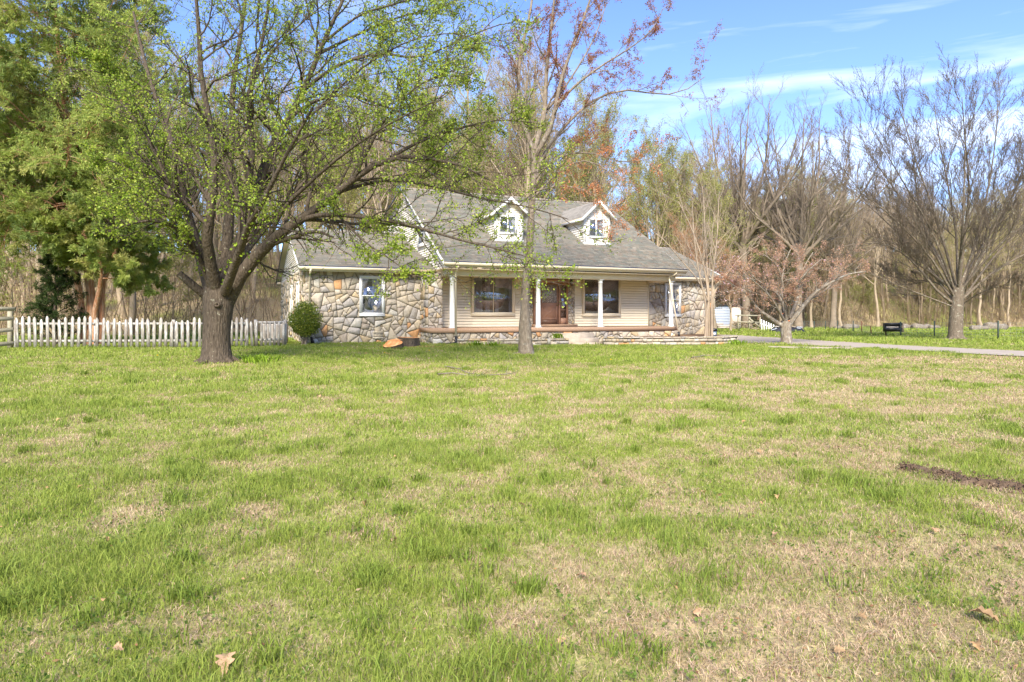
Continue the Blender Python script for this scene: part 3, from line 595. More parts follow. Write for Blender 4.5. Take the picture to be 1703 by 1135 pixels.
# dormers
def dormer(x0, x1, yb, wx, tipL, apex, seed):
    # the face plane: bottom sits on the main roof plane
    v = 1.0
    for _ in range(60):
        u0 = hu(x0, v); zb = hz(yb, u0, v); v = (zb - EZ) / .59 - .35
    u0, u1 = hu(x0, v), hu(x1, v); um = (u0 + u1) / 2; zb = EZ + .59 * (v + .35)
    zr = hz(apex, um, v - .3); ze = hz(tipL[1], u0 - .25, v - .3)
    z_e = ze + .0; sl_ = (zr - ze) / (um - (u0 - .25)); zw = ze + sl_ * .25 - .06      # wall top at the cheek
    def rv(z): return (z - EZ) / .59 - .35
    b = MB()
    face = [(u0, zb), (u1, zb), (u1, zw), (um, zr - .08), (u0, zw)]
    siding(b, face, lambda s, t, d: (s, v - d, t), .11, .022)
    siding(b, [(v, zb), (rv(zw), zw), (v, zw)], lambda s, t, d: (u0 - d, s, t), .11)
    b.add([(u1, v, zb), (u1, rv(zw), zw), (u1, v, zw)], [[0, 1, 2]]); b.add([(u0 + .004, v + .004, zb), (u0 + .004, rv(zw), zw), (u0 + .004, v + .004, zw)], [[0, 1, 2]])
    b.add([(s, v + .004, t) for s, t in face], [list(range(5))])
    o = hb(b, 'dormer', M['siding_white'])
    t = MB()
    for x in (u0 - .015, u1 - .085): t.box(x, x + .1, v - .045, v + .0, zb, zw)
    t.box(u0 - .03, u1 + .03, v - .06, v, zb - .03, zb + .07); t.box(u0 - .02, u0 + .01, v, v + .08, zb, zw)
    hb(t, 'corner_trim', M['white'], o)
    rf = MB(); s = MB(); ff_ = MB(); r = np.random.default_rng(seed)
    for sgn in (-1, 1):
        ue_ = um + sgn * (um - u0 + .25)
        vE, vR = rv(ze), rv(zr)
        rf.hexa([(ue_, v - .3, ze - .05), (ue_, vE + .05, ze - .05), (um, vR + .05, zr - .05), (um, v - .3, zr - .05), (ue_, v - .3, ze), (ue_, vE + .05, ze), (um, vR + .05, zr), (um, v - .3, zr)])
        nrow = 9
        for k in range(nrow):
            a0, a1 = k / nrow, (k + 1.1) / nrow; a1 = min(a1, 1); x = v - .32
            while x < vE + (vR - vE) * a0:
                w_ = r.uniform(.15, .3); p = [(ue_ + (um - ue_) * a, y_, ze + (zr - ze) * a + h) for a, y_, h in ((a0, x, .018), (a0, x + w_, .018), (a1, x + w_, .006), (a1, x, .006))]
                s.add(p, np.array([(0, 1, 2, 3)]), np.array([.29, .265, .23]) * r.uniform(.8, 1.2)); x += w_
        ff_.hexa([(ue_, v - .34, ze - .16), (um, v - .34, zr - .16), (um, v - .30, zr - .16), (ue_, v - .30, ze - .16), (ue_, v - .34, ze + .005), (um, v - .34, zr + .005), (um, v - .30, zr + .005), (ue_, v - .30, ze + .005)])
        ff_.box(min(ue_, ue_ - sgn * .03), max(ue_, ue_ - sgn * .03), v - .3, vE, ze - .13, ze - .02)
    hb(rf, 'dormer_roof', M['soffit'], o); hb(s, 'dormer_shingles', M['shingle'], o); hb(ff_, 'fascia_board', M['white'], o)
    X0, X1, Y0, Y1 = wx; a0, a1 = hu(X0, v), hu(X1, v); za, zb2 = hz(Y1, a0, v), hz(Y0, a0, v)
    fr = MB(); tw = .09
    for q in ((a0 - tw, a1 + tw, za - tw, za), (a0 - tw, a1 + tw, zb2, zb2 + tw), (a0 - tw, a0, za, zb2), (a1, a1 + tw, za, zb2), ((a0 + a1) / 2 - .04, (a0 + a1) / 2 + .04, za, zb2)): fr.box(q[0], q[1], v - .07, v, q[2], q[3])
    wo = hb(fr, 'dormer_window', M['white'], o)
    # its pane and curtain lie one level down with the window as parts of the dormer
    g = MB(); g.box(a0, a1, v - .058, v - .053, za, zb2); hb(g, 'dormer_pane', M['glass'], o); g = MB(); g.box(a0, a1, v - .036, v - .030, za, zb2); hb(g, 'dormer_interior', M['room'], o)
    g = MB(); am = (a0 + a1) / 2; xs_ = np.linspace(am, a1, 20)
    for i in range(19): g.add([(xs_[i], v - .043 + .003 * math.sin(i * 1.9), za), (xs_[i + 1], v - .043 + .003 * math.sin((i + 1) * 1.9), za), (xs_[i + 1], v - .043 + .003 * math.sin((i + 1) * 1.9), zb2), (xs_[i], v - .043 + .003 * math.sin(i * 1.9), zb2)], [[0, 1, 2, 3]])
    hb(g, 'dormer_curtain', M['curtain'], o)
dormer(823, 869, 400.5, (832, 856, 361, 386.5), (786, 353.5), 328, 3)
dormer(971, 1013.6, 406, (980, 1001.5, 366, 393), (926, 362), 333, 4)
# ---------------------------------------------------------------- dry-stacked stone walls
def wpt(px, Y): return np.array([(px - CX) / F * Y, Y])
def stacked_wall(name, line, z_top, label, seed, thick=.38, rowh=.115):
    """line: world xy polyline along the visible face; stones laid in rows as one wall"""
    r = np.random.default_rng(seed); line = np.array(line); c = np.concatenate([[0], np.cumsum(np.linalg.norm(np.diff(line, axis=0), axis=1))])
    def pt(s):
        x = np.interp(s, c, line[:, 0]); y = np.interp(s, c, line[:, 1]); k = min(max(np.searchsorted(c, s) - 1, 0), len(line) - 2)
        d = (line[k + 1] - line[k]) / (c[k + 1] - c[k]); return np.array([x, y]), d, np.array([-d[1], d[0]])
    zb = min(gz(line[:, 0], line[:, 1])) - .08; b = MB(); core = MB()
    z = zb; row = 0
    while z < z_top - .03:
        h = rowh * r.uniform(.75, 1.3); h = min(h, z_top - z); s = -r.uniform(0, .2)
        while s < c[-1]:
            L = r.choice([r.uniform(.12, .25), r.uniform(.25, .5)]); a, e = max(s, 0), min(s + L, c[-1]); s += L
            if e - a < .05: continue
            hh = h * r.uniform(.8, 1.0); col = np.array(STONES[r.choice(len(STONES), p=_sw)][0]) * r.uniform(.7, 1.05)
            if r.random() < .12 and row < 2: hh = h * 1.7
            (p0, d, n), (p1, _, _) = pt(a + .008), pt(e - .008); j = r.uniform(-.035, .03)
            ring = []
            for (px_, py_), t in ((p0, 0), (p1, 0), (p1, 1), (p0, 1)): pass
            def q(p, dep, zz): return (p[0] - n[0] * dep, p[1] - n[1] * dep, zz)
            f0 = [q(p0, j, z + r.uniform(0, .02)), q(p1, j + r.uniform(-.015, .015), z + r.uniform(0, .02)), q(p1, j, z + hh - r.uniform(0, .02)), q(p0, j, z + hh - r.uniform(0, .02))]
            cen = np.mean(f0, axis=0); f0 = np.array(f0)
            front = cen + (f0 - cen) * np.array([.86, .86, .78]) + np.array([-n[0], -n[1], 0]) * -.0
            front = front - np.array([n[0], n[1], 0]) * .035
            back = f0 + np.array([n[0], n[1], 0]) * (thick if z + h > z_top - .14 else .15)
            V = np.vstack([front, f0, back]); fcs = [[0, 1, 2, 3]]
            for o_ in (0, 4):
                for i_ in range(4): fcs.append([o_ + i_, o_ + 4 + i_, o_ + 4 + (i_ + 1) % 4, o_ + (i_ + 1) % 4])
            fcs.append([11, 10, 9, 8]); b.add(V, fcs, col)
        z += h; row += 1
    (p0, d, n) = pt(0.02)
    for k in range(len(line) - 1):
        a, e = line[k], line[k + 1]; d = (e - a) / np.linalg.norm(e - a); n = np.array([-d[1], d[0]])
        pts = [a + n * .03, e + n * .03, e + n * (thick - .02), a + n * (thick - .02)]
        core.hexa([(*p, zb) for p in pts] + [(*p, z_top - .05) for p in pts])
    o = b.build(name, M['stone']); core.build('wall_core', M['mortar'], o)
    return tag(o, label, 'stone wall')
def zpx(py, Y): return EYE + (HY - py) / F * Y
L1 = [wpt(757, 27.0), wpt(800, 27.0), wpt(870, 27.2), wpt(946, 27.5)]
stacked_wall('planter_wall', L1, zpx(562.5, 27.3), 'low dry stacked grey stone planter wall left of the porch steps', 31)
L2 = [wpt(1003, 28.0), wpt(1030, 27.7), wpt(1120, 27.8), wpt(1200, 28.2), wpt(1222, 28.8), wpt(1227, 29.6)]
stacked_wall('retaining_wall', L2, zpx(560, 27.8), 'long low dry stacked stone retaining wall right of the porch steps', 32)
# soil between walls and house
def soil(name, pts, z):
    b = MB(); b.add([(x, y, z) for x, y in pts], [list(range(len(pts)))], (.20, .13, .08)); return tag(b.build(name, M['ground']), kind='structure')
soil('planter_soil', [*map(tuple, [l + np.array([0, .1]) for l in L1]), HW(hu(935, -.3), -.1), HW(hu(760, 0), 0)], zpx(565.5, 27.3))
soil('garden_soil', [*map(tuple, [l + np.array([0, .1]) for l in L2[:-1]]), (L2[-1][0] + .0, 32.5), HW(RU1, 2.1), HW(11.9, 2.1), HW(11.9, .1), HW(hu(1004, 0), 0)], zpx(563, 27.8))
# ---------------------------------------------------------------- picket fence
pf = empty('picket_fence', tuple([*gpt(240, 581), 0.2])); PO = tuple(pf.location)
tag(pf, 'weathered white picket fence with peeling paint behind the big tree', 'fence')
rr = np.random.default_rng(5)
def fpt(px):
    Y = np.interp(px, [20, 330, 420, 485, 530], [22.4, 22.9, 23.6, 24.6, 25.6]); X = (px - CX) / F * Y; return X, Y
def picket(px, wpx_=6.0, h=1.1, lean=0.0, dz=0.0):
    X, Y = fpt(px); g = float(gz(X, Y)); wd = wpx_ / F * Y / 2; b = MB(); t = .011
    z0, z1 = .04 + dz, h; prof = [(-wd, z0), (wd, z0), (wd, z1 - .09), (wd * .55, z1 - .03), (0, z1), (-wd * .55, z1 - .03), (-wd, z1 - .09)]
    la = lean; yy = rr.uniform(-.012, .012)
    b.prism([(X + x * math.cos(la) + z * math.sin(la), Y - t - .03 + yy, g + z * math.cos(la) - x * math.sin(la)) for x, z in prof], (0, 2 * t, 0))
    o = b.build('picket', M['picket_worn' if rr.random() < .38 else 'picket'], pf, world_to=PO); return o
px = 30.0; pks = []
while px < 476:
    gate = 418 < px < 472
    if not (330 < px < 333):
        h = {True: .97, False: rr.choice([1.1, 1.02, 1.08, 1.13])}[gate]
        if 180 < px < 215 or 295 > px > 262: h = rr.choice([1.12, .98, 1.05])
        picket(px, 5.0 if px < 330 else 4.2, h if px < 200 else h * .97, rr.normal(0, .022), rr.uniform(-.03, .03))
    px += (10.1 if px < 170 else 9.4 if px < 330 else 8.7 if px < 415 else 7.4 ) + rr.uniform(-.5, .5)
for a, e, zt in ((24, 166, .86), (166, 290, .86), (290, 408, .86), (424, 473, .9)):
    for zz in (zt, .26):
        (x0, y0), (x1, y1) = fpt(a), fpt(e); g0, g1 = float(gz(x0, y0)), float(gz(x1, y1)); b = MB()
        b.hexa([(x0, y0 - .01, g0 + zz - .04), (x1, y1 - .01, g1 + zz - .04), (x1, y1 + .03, g1 + zz - .04), (x0, y0 + .03, g0 + zz - .04), (x0, y0 - .01, g0 + zz + .04), (x1, y1 - .01, g1 + zz + .04), (x1, y1 + .03, g1 + zz + .04), (x0, y0 + .03, g0 + zz + .04)])
        b.build('rail', M['picket'], pf, world_to=PO)
for p in (24, 157, 287, 408, 424, 473):
    X, Y = fpt(p); g = float(gz(X, Y)); b = MB(); b.box(X - .045, X + .045, Y + .03, Y + .12, g - .1, g + 1.0); b.build('fence_post', M['picket'], pf, world_to=PO)
# plank fence at the left edge
pl = empty('plank_fence', (*gpt(15, 584), float(gz(*gpt(15, 584))))); X0, Y0, Z0_ = pl.location
tag(pl, 'grey weathered plank fence at the left edge meeting the picket fence', 'fence')
for k, (za, zb_, x1) in enumerate(((1.32, 1.30, 25), (.93, .98, 22), (.50, .60, 21), (.10, .12, 22))):
    b = MB(); (xa, ya), (xb, yb) = wpt(-70, 20.2), wpt(x1, 22.3)
    b.hexa([(xa, ya, Z0_ + za), (xb, yb, Z0_ + zb_), (xb, yb + .04, Z0_ + zb_), (xa, ya + .04, Z0_ + za), (xa, ya, Z0_ + za + .15), (xb, yb, Z0_ + zb_ + .14), (xb, yb + .04, Z0_ + zb_ + .14), (xa, ya + .04, Z0_ + za + .15)])
    b.build('plank', M['oldwood'], pl, world_to=(X0, Y0, Z0_))
for p, Y in ((-65, 20.3), (13, 22.3)):
    x_, y_ = wpt(p, Y); b = MB(); b.box(x_ - .06, x_ + .06, y_ + .05, y_ + .17, Z0_ - .2, Z0_ + 1.4); b.build('fence_post', M['oldwood'], pl, world_to=(X0, Y0, Z0_))
# ---------------------------------------------------------------- air conditioner, spotlight, bucket
x_, y_ = wpt(457, 26.3); g = float(gz(x_, y_)); ac = empty('air_conditioner', (x_, y_, g)); tag(ac, 'grey outdoor air conditioner unit behind the pickets beside the wing', 'air conditioner')
b = MB(); b.box(-.42, .42, -.35, .35, .05, .82)
for k in range(14): b.box(-.40, .40, -.365, -.35, .1 + k * .05, .125 + k * .05)
b.build('housing', M['beige'], ac); b = MB(); b.lathe([(.36, .82), (.36, .85), (.30, .87), (.05, .88), (0, .88)], n=24); b.build('fan_grille', M['dark'], ac)
x_, y_ = gpt(518.5, 573); g = float(gz(x_, y_)); sp = empty('ground_spotlight', (x_, y_, g)); tag(sp, 'small black ground spotlight standing beside the round shrub', 'light')
b = MB(); b.tube([(0, 0, -.05), (0, 0, .08)], .012, 6); b.build('stake', M['black'], sp); b = MB(); b.tube([(.05, -.03, .05), (-.02, .02, .27)], [.075, .055], 12); b.tube([(-.02, .02, .27), (-.03, .03, .30)], [.055, .03], 12); b.build('lamp_head', M['black'], sp, True)
x_, y_ = wpt(1187, 30.6); zt = zpx(563, 27.8) - .03; bk = empty('bucket', (x_, y_, zt)); tag(bk, 'black rimmed blue grey bucket under the right wing downspout', 'bucket')
b = MB(); b.lathe([(.13, 0), (.15, .30), (.15, .31), (.14, .31), (.12, .02)], n=20); b.build('pail', M['blue'], bk, True); b = MB(); b.lathe([(.15, .27), (.165, .27), (.17, .40), (.15, .40), (.15, .28)], n=20); b.build('rim', M['black'], bk, True)
b = MB(); b.box(-.07, .05, -.153, -.14, .09, .2); b.build('paper_patch', M['white'], bk)
# ---------------------------------------------------------------- stump and cut disc
def log_mesh(b, c, axis, r0, h, seed, colmode=0, n=40, flare=0.0):
    r = np.random.default_rng(seed); a = np.arange(n) * 2 * math.pi / n; axis = np.array(axis, float); axis /= np.linalg.norm(axis)
    e1 = np.cross(axis, [0, 1, .01]); e1 /= np.linalg.norm(e1); e2 = np.cross(axis, e1)
    lob = 1 + .10 * np.sin(3 * a + seed) + .06 * np.sin(5 * a + 2 * seed) + r.normal(0, .018, n); V = []
    for t in np.linspace(0, 1, 7):
        rad = r0 * lob * (1 + flare * (1 - t) ** 2) + r.normal(0, .008, n); V.append(np.array(c) + axis * h * t + np.outer(rad * np.cos(a), e1) + np.outer(rad * np.sin(a), e2))
    m = len(V); f = [[i * n + j, i * n + (j + 1) % n, (i + 1) * n + (j + 1) % n, (i + 1) * n + j] for i in range(m - 1) for j in range(n)]
    b.add(np.vstack(V), f); top = V[-1]; return top
def cut_face(b, ring, c, up):
    n = len(ring); up = np.array(up, float); rings = [ring, c + (ring - c) * .93 + up * .004, c + (ring - c) * .6 + up * .008, c + (ring - c) * .3 + up * .006]; V = np.vstack(rings + [c[None] + up * .002])
    f = [[i * n + j, i * n + (j + 1) % n, (i + 1) * n + (j + 1) % n, (i + 1) * n + j] for i in range(3) for j in range(n)] + [[3 * n + j, 3 * n + (j + 1) % n, 4 * n] for j in range(n)]
    b.add(V, f)
sx, sy = gpt(679, 577); sg = float(gz(sx, sy)); st = empty('tree_stump', (sx, sy, sg)); tag(st, 'fresh cut tree stump standing by the stone wall', 'stump')
b = MB(); top = log_mesh(b, (0, 0, -.05), (.04, 0, 1), .40, .40, 2, flare=.3); b.build('bark', M['bark'], st)
b = MB(); cut_face(b, top, top.mean(0), (0, 0, 1)); b.build('cut_top', M['cutwood'], st, True)
b = MB(); t2 = log_mesh(b, (-.30, -.12, -.05), (.0, -.02, 1), .26, .33, 4, flare=.2); b.build('root_flare', M['bark'], st); b = MB(); cut_face(b, t2, t2.mean(0), (0, 0, 1)); b.build('cut_step', M['cutwood'], st, True)
dx, dy = gpt(651, 581); dg = float(gz(dx, dy)); dk = empty('cut_log_disc', (dx, dy, dg)); tag(dk, 'orange cut log slice leaning in the grass in front of the stump', 'log')
b = MB(); ax = np.array([-.14, -.40, .90]); top = log_mesh(b, (.08, .12, .0), ax, .315, .24, 6); b.build('bark', M['bark'], dk)
b = MB(); cut_face(b, top, top.mean(0), ax / np.linalg.norm(ax)); b.build('cut_face', M['cutwood'], dk, True)
# sawdust
b = MB(); r = np.random.default_rng(9)
for (cx_, cy_, sxx, syy, nn_) in ((sx + .3, sy - .5, .7, .35, 500), (sx + .9, sy - .3, .5, .3, 250), (gpt(640, 590)[0], gpt(640, 590)[1], .5, .3, 120), (HW(hu(770, -.6), -.6)[0], HW(hu(770, -.6), -.6)[1] - .2, 1.0, .25, 500)):
    for k in range(nn_):
        x, y = cx_ + r.normal(0, sxx), cy_ + r.normal(0, syy); z = float(gz(x, y)) + r.uniform(.012, .05); s_ = r.uniform(.012, .035); a = r.uniform(0, 6.3)
        b.add([(x - s_ * math.cos(a), y - s_ * math.sin(a), z), (x + s_ * .4 * math.sin(a), y - s_ * .4 * math.cos(a), z + .01), (x + s_ * math.cos(a), y + s_ * math.sin(a), z)], [[0, 1, 2]], np.array([.62, .36, .18]) * r.uniform(.6, 1.2))
tag(b.build('sawdust', M['litter']), 'orange sawdust and chips scattered around the stump', 'sawdust', kind='stuff')
# ---------------------------------------------------------------- shed, lean-to, debris, white panel
Y = 61.0; x_, y_ = wpt(1204, Y); g = float(gz(x_, y_)); sh = empty('shed', (x_, y_, g)); tag(sh, 'white ribbed metal shed beyond the driveway behind the house', 'shed')
b = MB(); wl, wr, h = -1.9, 1.62, 2.35
b.box(wl, .55, 0, 4, .15, 2.25)
for k in range(14): b.box(wl, .55, -.03, 0, .17 + k * .148, .17 + k * .148 + .10)
b.build('ribbed_wall', M['metal_white'], sh)
b = MB(); b.hexa([(.56, -.02, .1), (1.6, -.02, .1), (1.6, 3.98, .1), (.56, 3.98, .1), (.56, -.02, 2.0), (1.6, -.02, 2.25), (1.6, 3.98, 2.25), (.56, 3.98, 2.0)]); b.build('end_wall', M['beige'], sh)
b = MB(); b.hexa([(wl - .1, -.2, 2.26), (1.7, -.2, 2.26), (1.7, 4.1, 2.3), (wl - .1, 4.1, 2.3), (wl - .1, -.2, 2.33), (1.7, -.2, 2.33), (1.7, 4.1, 2.37), (wl - .1, 4.1, 2.37)]); b.build('roof', M['dark'], sh)
b = MB(); b.box(-.9, .5, -.5, -.04, .3, .45); b.box(-.7, .3, -.6, -.1, .12, .28); b.box(-1.0, -.2, -.45, -.1, .47, .6); b.build('stacked_board', M['beige'], sh)
b = MB(); b.box(wl, 1.7, -.1, 3.9, -.25, .12); b.build('base', M['dark'], sh)
x_, y_ = wpt(1247, 58); g = float(gz(x_, y_)); lt = empty('wood_rack', (x_, y_, g)); tag(lt, 'brown timber rack with cut brush between the shed and the cherry trees', 'rack')
for (x0, z0, x1, z1) in ((-1.3, 1.35, 1.0, 1.3), (-1.0, .75, .9, .7), (-.1, 1.1, 1.0, .2)):
    b = MB(); bar(b, x0, z0, x1, z1, .05, -.05, .05); b.build('rail', M['oldwood'], lt)
for xx in (-1.0, .0, .95): b = MB(); b.box(xx - .06, xx + .06, .05, .17, -.1, 1.4); b.build('post', M['oldwood'], lt)
b = MB(); r = np.random.default_rng(14)
for k in range(60):
    p = np.array([r.uniform(-1.1, .9), r.uniform(.2, 1.2), r.uniform(.05, .7)]); d = np.array([r.uniform(-.8, .8), r.uniform(-.3, .3), r.uniform(-.15, .3)]); b.tube([p, p + d * .5, p + d], [.04, .03, .015], 5)
b.build('brush', M['bark_wood'], lt)
x_, y_ = wpt(1277, 56); g = float(gz(x_, y_)); wp = empty('white_picket_panel', (x_, y_, g)); tag(wp, 'loose white picket panel leaning left of the dark debris pile', 'fence panel')
for k in range(6):
    b = MB(); x0 = -.55 + k * .21; b.hexa([(x0, 0, -.05 - k * .07), (x0 + .09, 0, -.05 - k * .07), (x0 + .09, .03, -.05 - k * .07), (x0, .03, -.05 - k * .07), (x0 + .03, .2, .98 - k * .09), (x0 + .12, .2, .98 - k * .09), (x0 + .12, .23, .98 - k * .09), (x0 + .03, .23, .98 - k * .09)]); b.build('picket', M['white'], wp)
b = MB(); b.hexa([(-.6, .17, .62), (.65, .17, .15), (.65, .2, .15), (-.6, .2, .62), (-.6, .17, .69), (.65, .17, .22), (.65, .2, .22), (-.6, .2, .69)]); b.build('rail', M['white'], wp)
x_, y_ = wpt(1308, 50); g = float(gz(x_, y_)); dp = empty('debris_pile', (x_, y_, g)); tag(dp, 'dark tarpaulin covered debris pile behind the cherry trunk', 'debris pile')
r = np.random.default_rng(17)
b = MB(); n = 28
gx_, gy_ = np.meshgrid(np.linspace(-1.35, 1.35, n), np.linspace(-.6, .6, 14)); hh = .62 * np.clip(1 - (gx_ / 1.36) ** 2, 0, 1) ** .6 * np.clip(1 - (gy_ / .62) ** 2, 0, 1) ** .6 * (.65 + .7 * fbm(gx_ * 3.1, gy_ * 3, 3, 20))
ii = (np.arange(n - 1)[None] + np.arange(13)[:, None] * n).ravel(); b.add(np.stack([gx_.ravel(), gy_.ravel(), hh.ravel() - .03], 1), np.stack([ii, ii + 1, ii + n + 1, ii + n], 1)); b.build('tarpaulin', M['black'], dp)
for k in range(22):
    b = MB(); p = np.array([r.uniform(-1.1, 1.1), r.uniform(-.5, -.1), r.uniform(.12, .5)]); a = r.uniform(-.7, .7); d = np.array([math.cos(a), 0, math.sin(a)]) * r.uniform(.12, .3)
    b.hexa([p - d + [0, -.04, -.03], p + d + [0, -.04, -.03], p + d + [0, .04, -.03], p - d + [0, .04, -.03], p - d + [0, -.04, .03], p + d + [0, -.04, .03], p + d + [0, .04, .03], p - d + [0, .04, .03]]); b.build('board', [M['metal_white'], M['beige'], M['concrete'], M['dark']][k % 4], dp)
# ---------------------------------------------------------------- wire fence with T-posts, trough
posts = [(1337, 548.5, 532), (1354, 549, 532), (1373, 550, 532), (1393, 551, 531), (1419, 553.5, 531), (1433, 555, 532), (1449.5, 558, 539), (1474, 560, 539), (1498, 560.5, 532), (1554, 562, 530.5), (1660, 567, 530), (1790, 572, 527)]
wf = empty('wire_fence', (*gpt(1419, 553.5), float(gz(*gpt(1419, 553.5))))); WO = tuple(wf.location); tag(wf, 'woven wire fence on thin metal posts along the meadow', 'fence'); tops = []
for k, (px, pb, ptop) in enumerate(posts):
    Y = 1.305 * F / (pb - HY); Y = min(Y, 60 - k * .3); x_, _ = wpt(px, Y); g = float(gz(x_, Y)); h = zpx(ptop, Y) - g; lean = {6: -.10, 7: -.12}.get(k, 0) * h
    m = M['rust'] if k in (5, 6, 7) else M['post_green']; b = MB(); b.hexa([(x_ - lean * 0 - .03, Y - .025, g - .1), (x_ + .03, Y - .025, g - .1), (x_ + .03, Y + .025, g - .1), (x_ - .03, Y + .025, g - .1), (x_ + lean - .03, Y - .025, g + h - .12), (x_ + lean + .03, Y - .025, g + h - .12), (x_ + lean + .03, Y + .025, g + h - .12), (x_ + lean - .03, Y + .025, g + h - .12)])
    o = b.build('fence_post', m, wf, world_to=WO)
    b = MB(); b.box(x_ + lean - .032, x_ + lean + .032, Y - .03, Y + .03, g + h - .12, g + h); b.build('white_tip', M['white'], o)
    tops.append((x_, Y, g, h))
b = MB()
for (xa, ya, ga, ha), (xb, yb, gb, hb_) in zip(tops[:-1], tops[1:]):
    H = min(ha, hb_) * .8
    for z_ in np.linspace(.08, H, 6): b.tube([(xa, ya - .03, ga + z_), (xb, yb - .03, gb + z_)], .006, 3, cap=False)
    n = int(math.hypot(xb - xa, yb - ya) / .3)
    for t in np.linspace(0, 1, n + 1)[1:-1]: x_, y_, g_ = xa + (xb - xa) * t, ya + (yb - ya) * t - .03, ga + (gb - ga) * t; b.tube([(x_, y_, g_ + .05), (x_, y_, g_ + H)], .004, 3, cap=False)
b.build('woven_wire', M['steel'], wf, world_to=WO)
Y = 41.0; x_, y_ = wpt(1484.5, Y); g = float(gz(x_, y_)); tr = empty('feed_trough', (x_, y_, g)); tag(tr, 'black curved feed trough hung on the wire fence', 'trough')
zt, zb_ = zpx(537.5, Y) - g, zpx(552, Y) - g; b = MB(); W = .50
prof = [(-.22, zt), (.2, zt), (.2, zb_), (-.1, zb_), (-.2, zb_ + .12), (-.24, zb_ + .22), (-.10, zb_ + .24), (-.10, zt - .16), (-.24, zt - .12)]
b.prism([(-W, y, z) for y, z in prof], (2 * W, 0, 0)); b.build('shell', M['black'], tr)
b = MB(); b.box(-W + .03, W * .55, -.16, -.105, zb_ + .25, zb_ + .33); b.build('inner_board', M['beige'], tr)
b = MB(); b.box(W - .01, W + .06, -.25, .22, zb_ - .02, zt + .02); b.build('side_plate', M['bark_wood'], tr)
# logs at the wood's edge
for k, (pa, pb, py, Y, rad) in enumerate(((1390, 1402, 543, 62, .22), (1405, 1426, 543, 62, .30), (1497, 1517, 541.5, 62, .3), (1520, 1545, 542, 62, .32), (1548, 1562, 543.5, 62, .22), (1617, 1642, 545.5, 56, .28), (1642, 1671, 544, 57, .42))):
    (xa, ya), (xb, yb) = wpt(pa, Y), wpt(pb, Y + 1.0); b = MB(); za, zb_ = float(gz(xa, ya)) + rad * .7, float(gz(xb, yb)) + rad * .7; r = np.random.default_rng(40 + k)
    n = 7; P_ = np.stack([np.linspace(xa, xb, n), np.linspace(ya, yb, n), np.linspace(za, zb_, n) + r.normal(0, .04, n)], 1); b.tube(P_, rad * np.linspace(1.05, .75, n), 10)
    o = b.build('fallen_log', M['bark_grey'], smooth=True); tag(o, ['short dark log left of the pale log at the edge of the woods', 'pale log lying behind the second dark post at the edge of the woods', 'pale log just right of the black feed trough at the edge of the woods', 'long log between the black feed trough and the tall white tipped post', 'small log beside the tall white tipped post near the woods', 'thin pale log right of the big bare tree trunk', 'thick rounded log farthest to the right at the edge of the woods'][k], 'log', 'fallen logs at the edge of the woods')
# ---------------------------------------------------------------- tree building
def unit(a): return a / (np.linalg.norm(a, axis=-1, keepdims=True) + 1e-9)
def resample(P, k):
    P = np.asarray(P, float); c = np.concatenate([[0], np.cumsum(np.linalg.norm(np.diff(P, axis=0), axis=1))]); t = np.linspace(0, c[-1], k)
    # smooth interpolation (Catmull-Rom through the traced points)
    out_ = []
    for s in t:
        i = min(max(np.searchsorted(c, s) - 1, 0), len(P) - 2); u = (s - c[i]) / (c[i + 1] - c[i] + 1e-9)
        p0, p1, p2, p3 = P[max(i - 1, 0)], P[i], P[i + 1], P[min(i + 2, len(P) - 1)]
        out_.append(.5 * ((2 * p1) + (-p0 + p2) * u + (2 * p0 - 5 * p1 + 4 * p2 - p3) * u * u + (-p0 + 3 * p1 - 3 * p2 + p3) * u ** 3))
    return np.array(out_)
def spawn(r, P, Rr, m, t0, t1, ang, lr, rr=.6, k=6, wig=.18, up=.1, ups=.05, rmin=.004, L=None, taper=.3, bias=None, tl=.45):
    """m children on every polyline of the batch P (N,K,3)"""
    Nn, K, _ = P.shape; seg = np.linalg.norm(np.diff(P, axis=1), axis=2).sum(1)
    if L is None: L = seg
    idx = np.repeat(np.arange(Nn), m); M_ = len(idx)
    t = t0 + (t1 - t0) * ((np.tile(np.arange(m), Nn) + r.random(M_)) / m)
    x = np.clip(t * (K - 1), 0, K - 1.001); i = x.astype(int); u = (x - i)[:, None]
    pos = P[idx, i] * (1 - u) + P[idx, i + 1] * u; tan = unit(P[idx, i + 1] - P[idx, i]); rad = Rr[idx, i] * (1 - u[:, 0]) + Rr[idx, i + 1] * u[:, 0]
    rnd = r.normal(size=(M_, 3)); per = unit(rnd - tan * (rnd * tan).sum(1, keepdims=True)); a = np.radians(r.uniform(ang[0], ang[1], M_))[:, None]
    d = np.cos(a) * tan + np.sin(a) * per; d[:, 2] += up
    if bias is not None: d = d + bias
    d = unit(d); ln = L[idx] * r.uniform(lr[0], lr[1], M_) * (1 - tl * t)
    r0 = np.maximum(np.minimum(rad * rr, rad * .95), rmin); pts = [pos]; p = pos
    for s in range(k - 1):
        d = unit(d + r.normal(size=(M_, 3)) * wig + np.array([0, 0, ups])); p = p + d * (ln / (k - 1))[:, None]; pts.append(p)
    Q = np.stack(pts, 1); f = np.linspace(1, taper, k)[None]; RQ = np.maximum(r0[:, None] * f, rmin * .6)
    return Q, RQ, ln
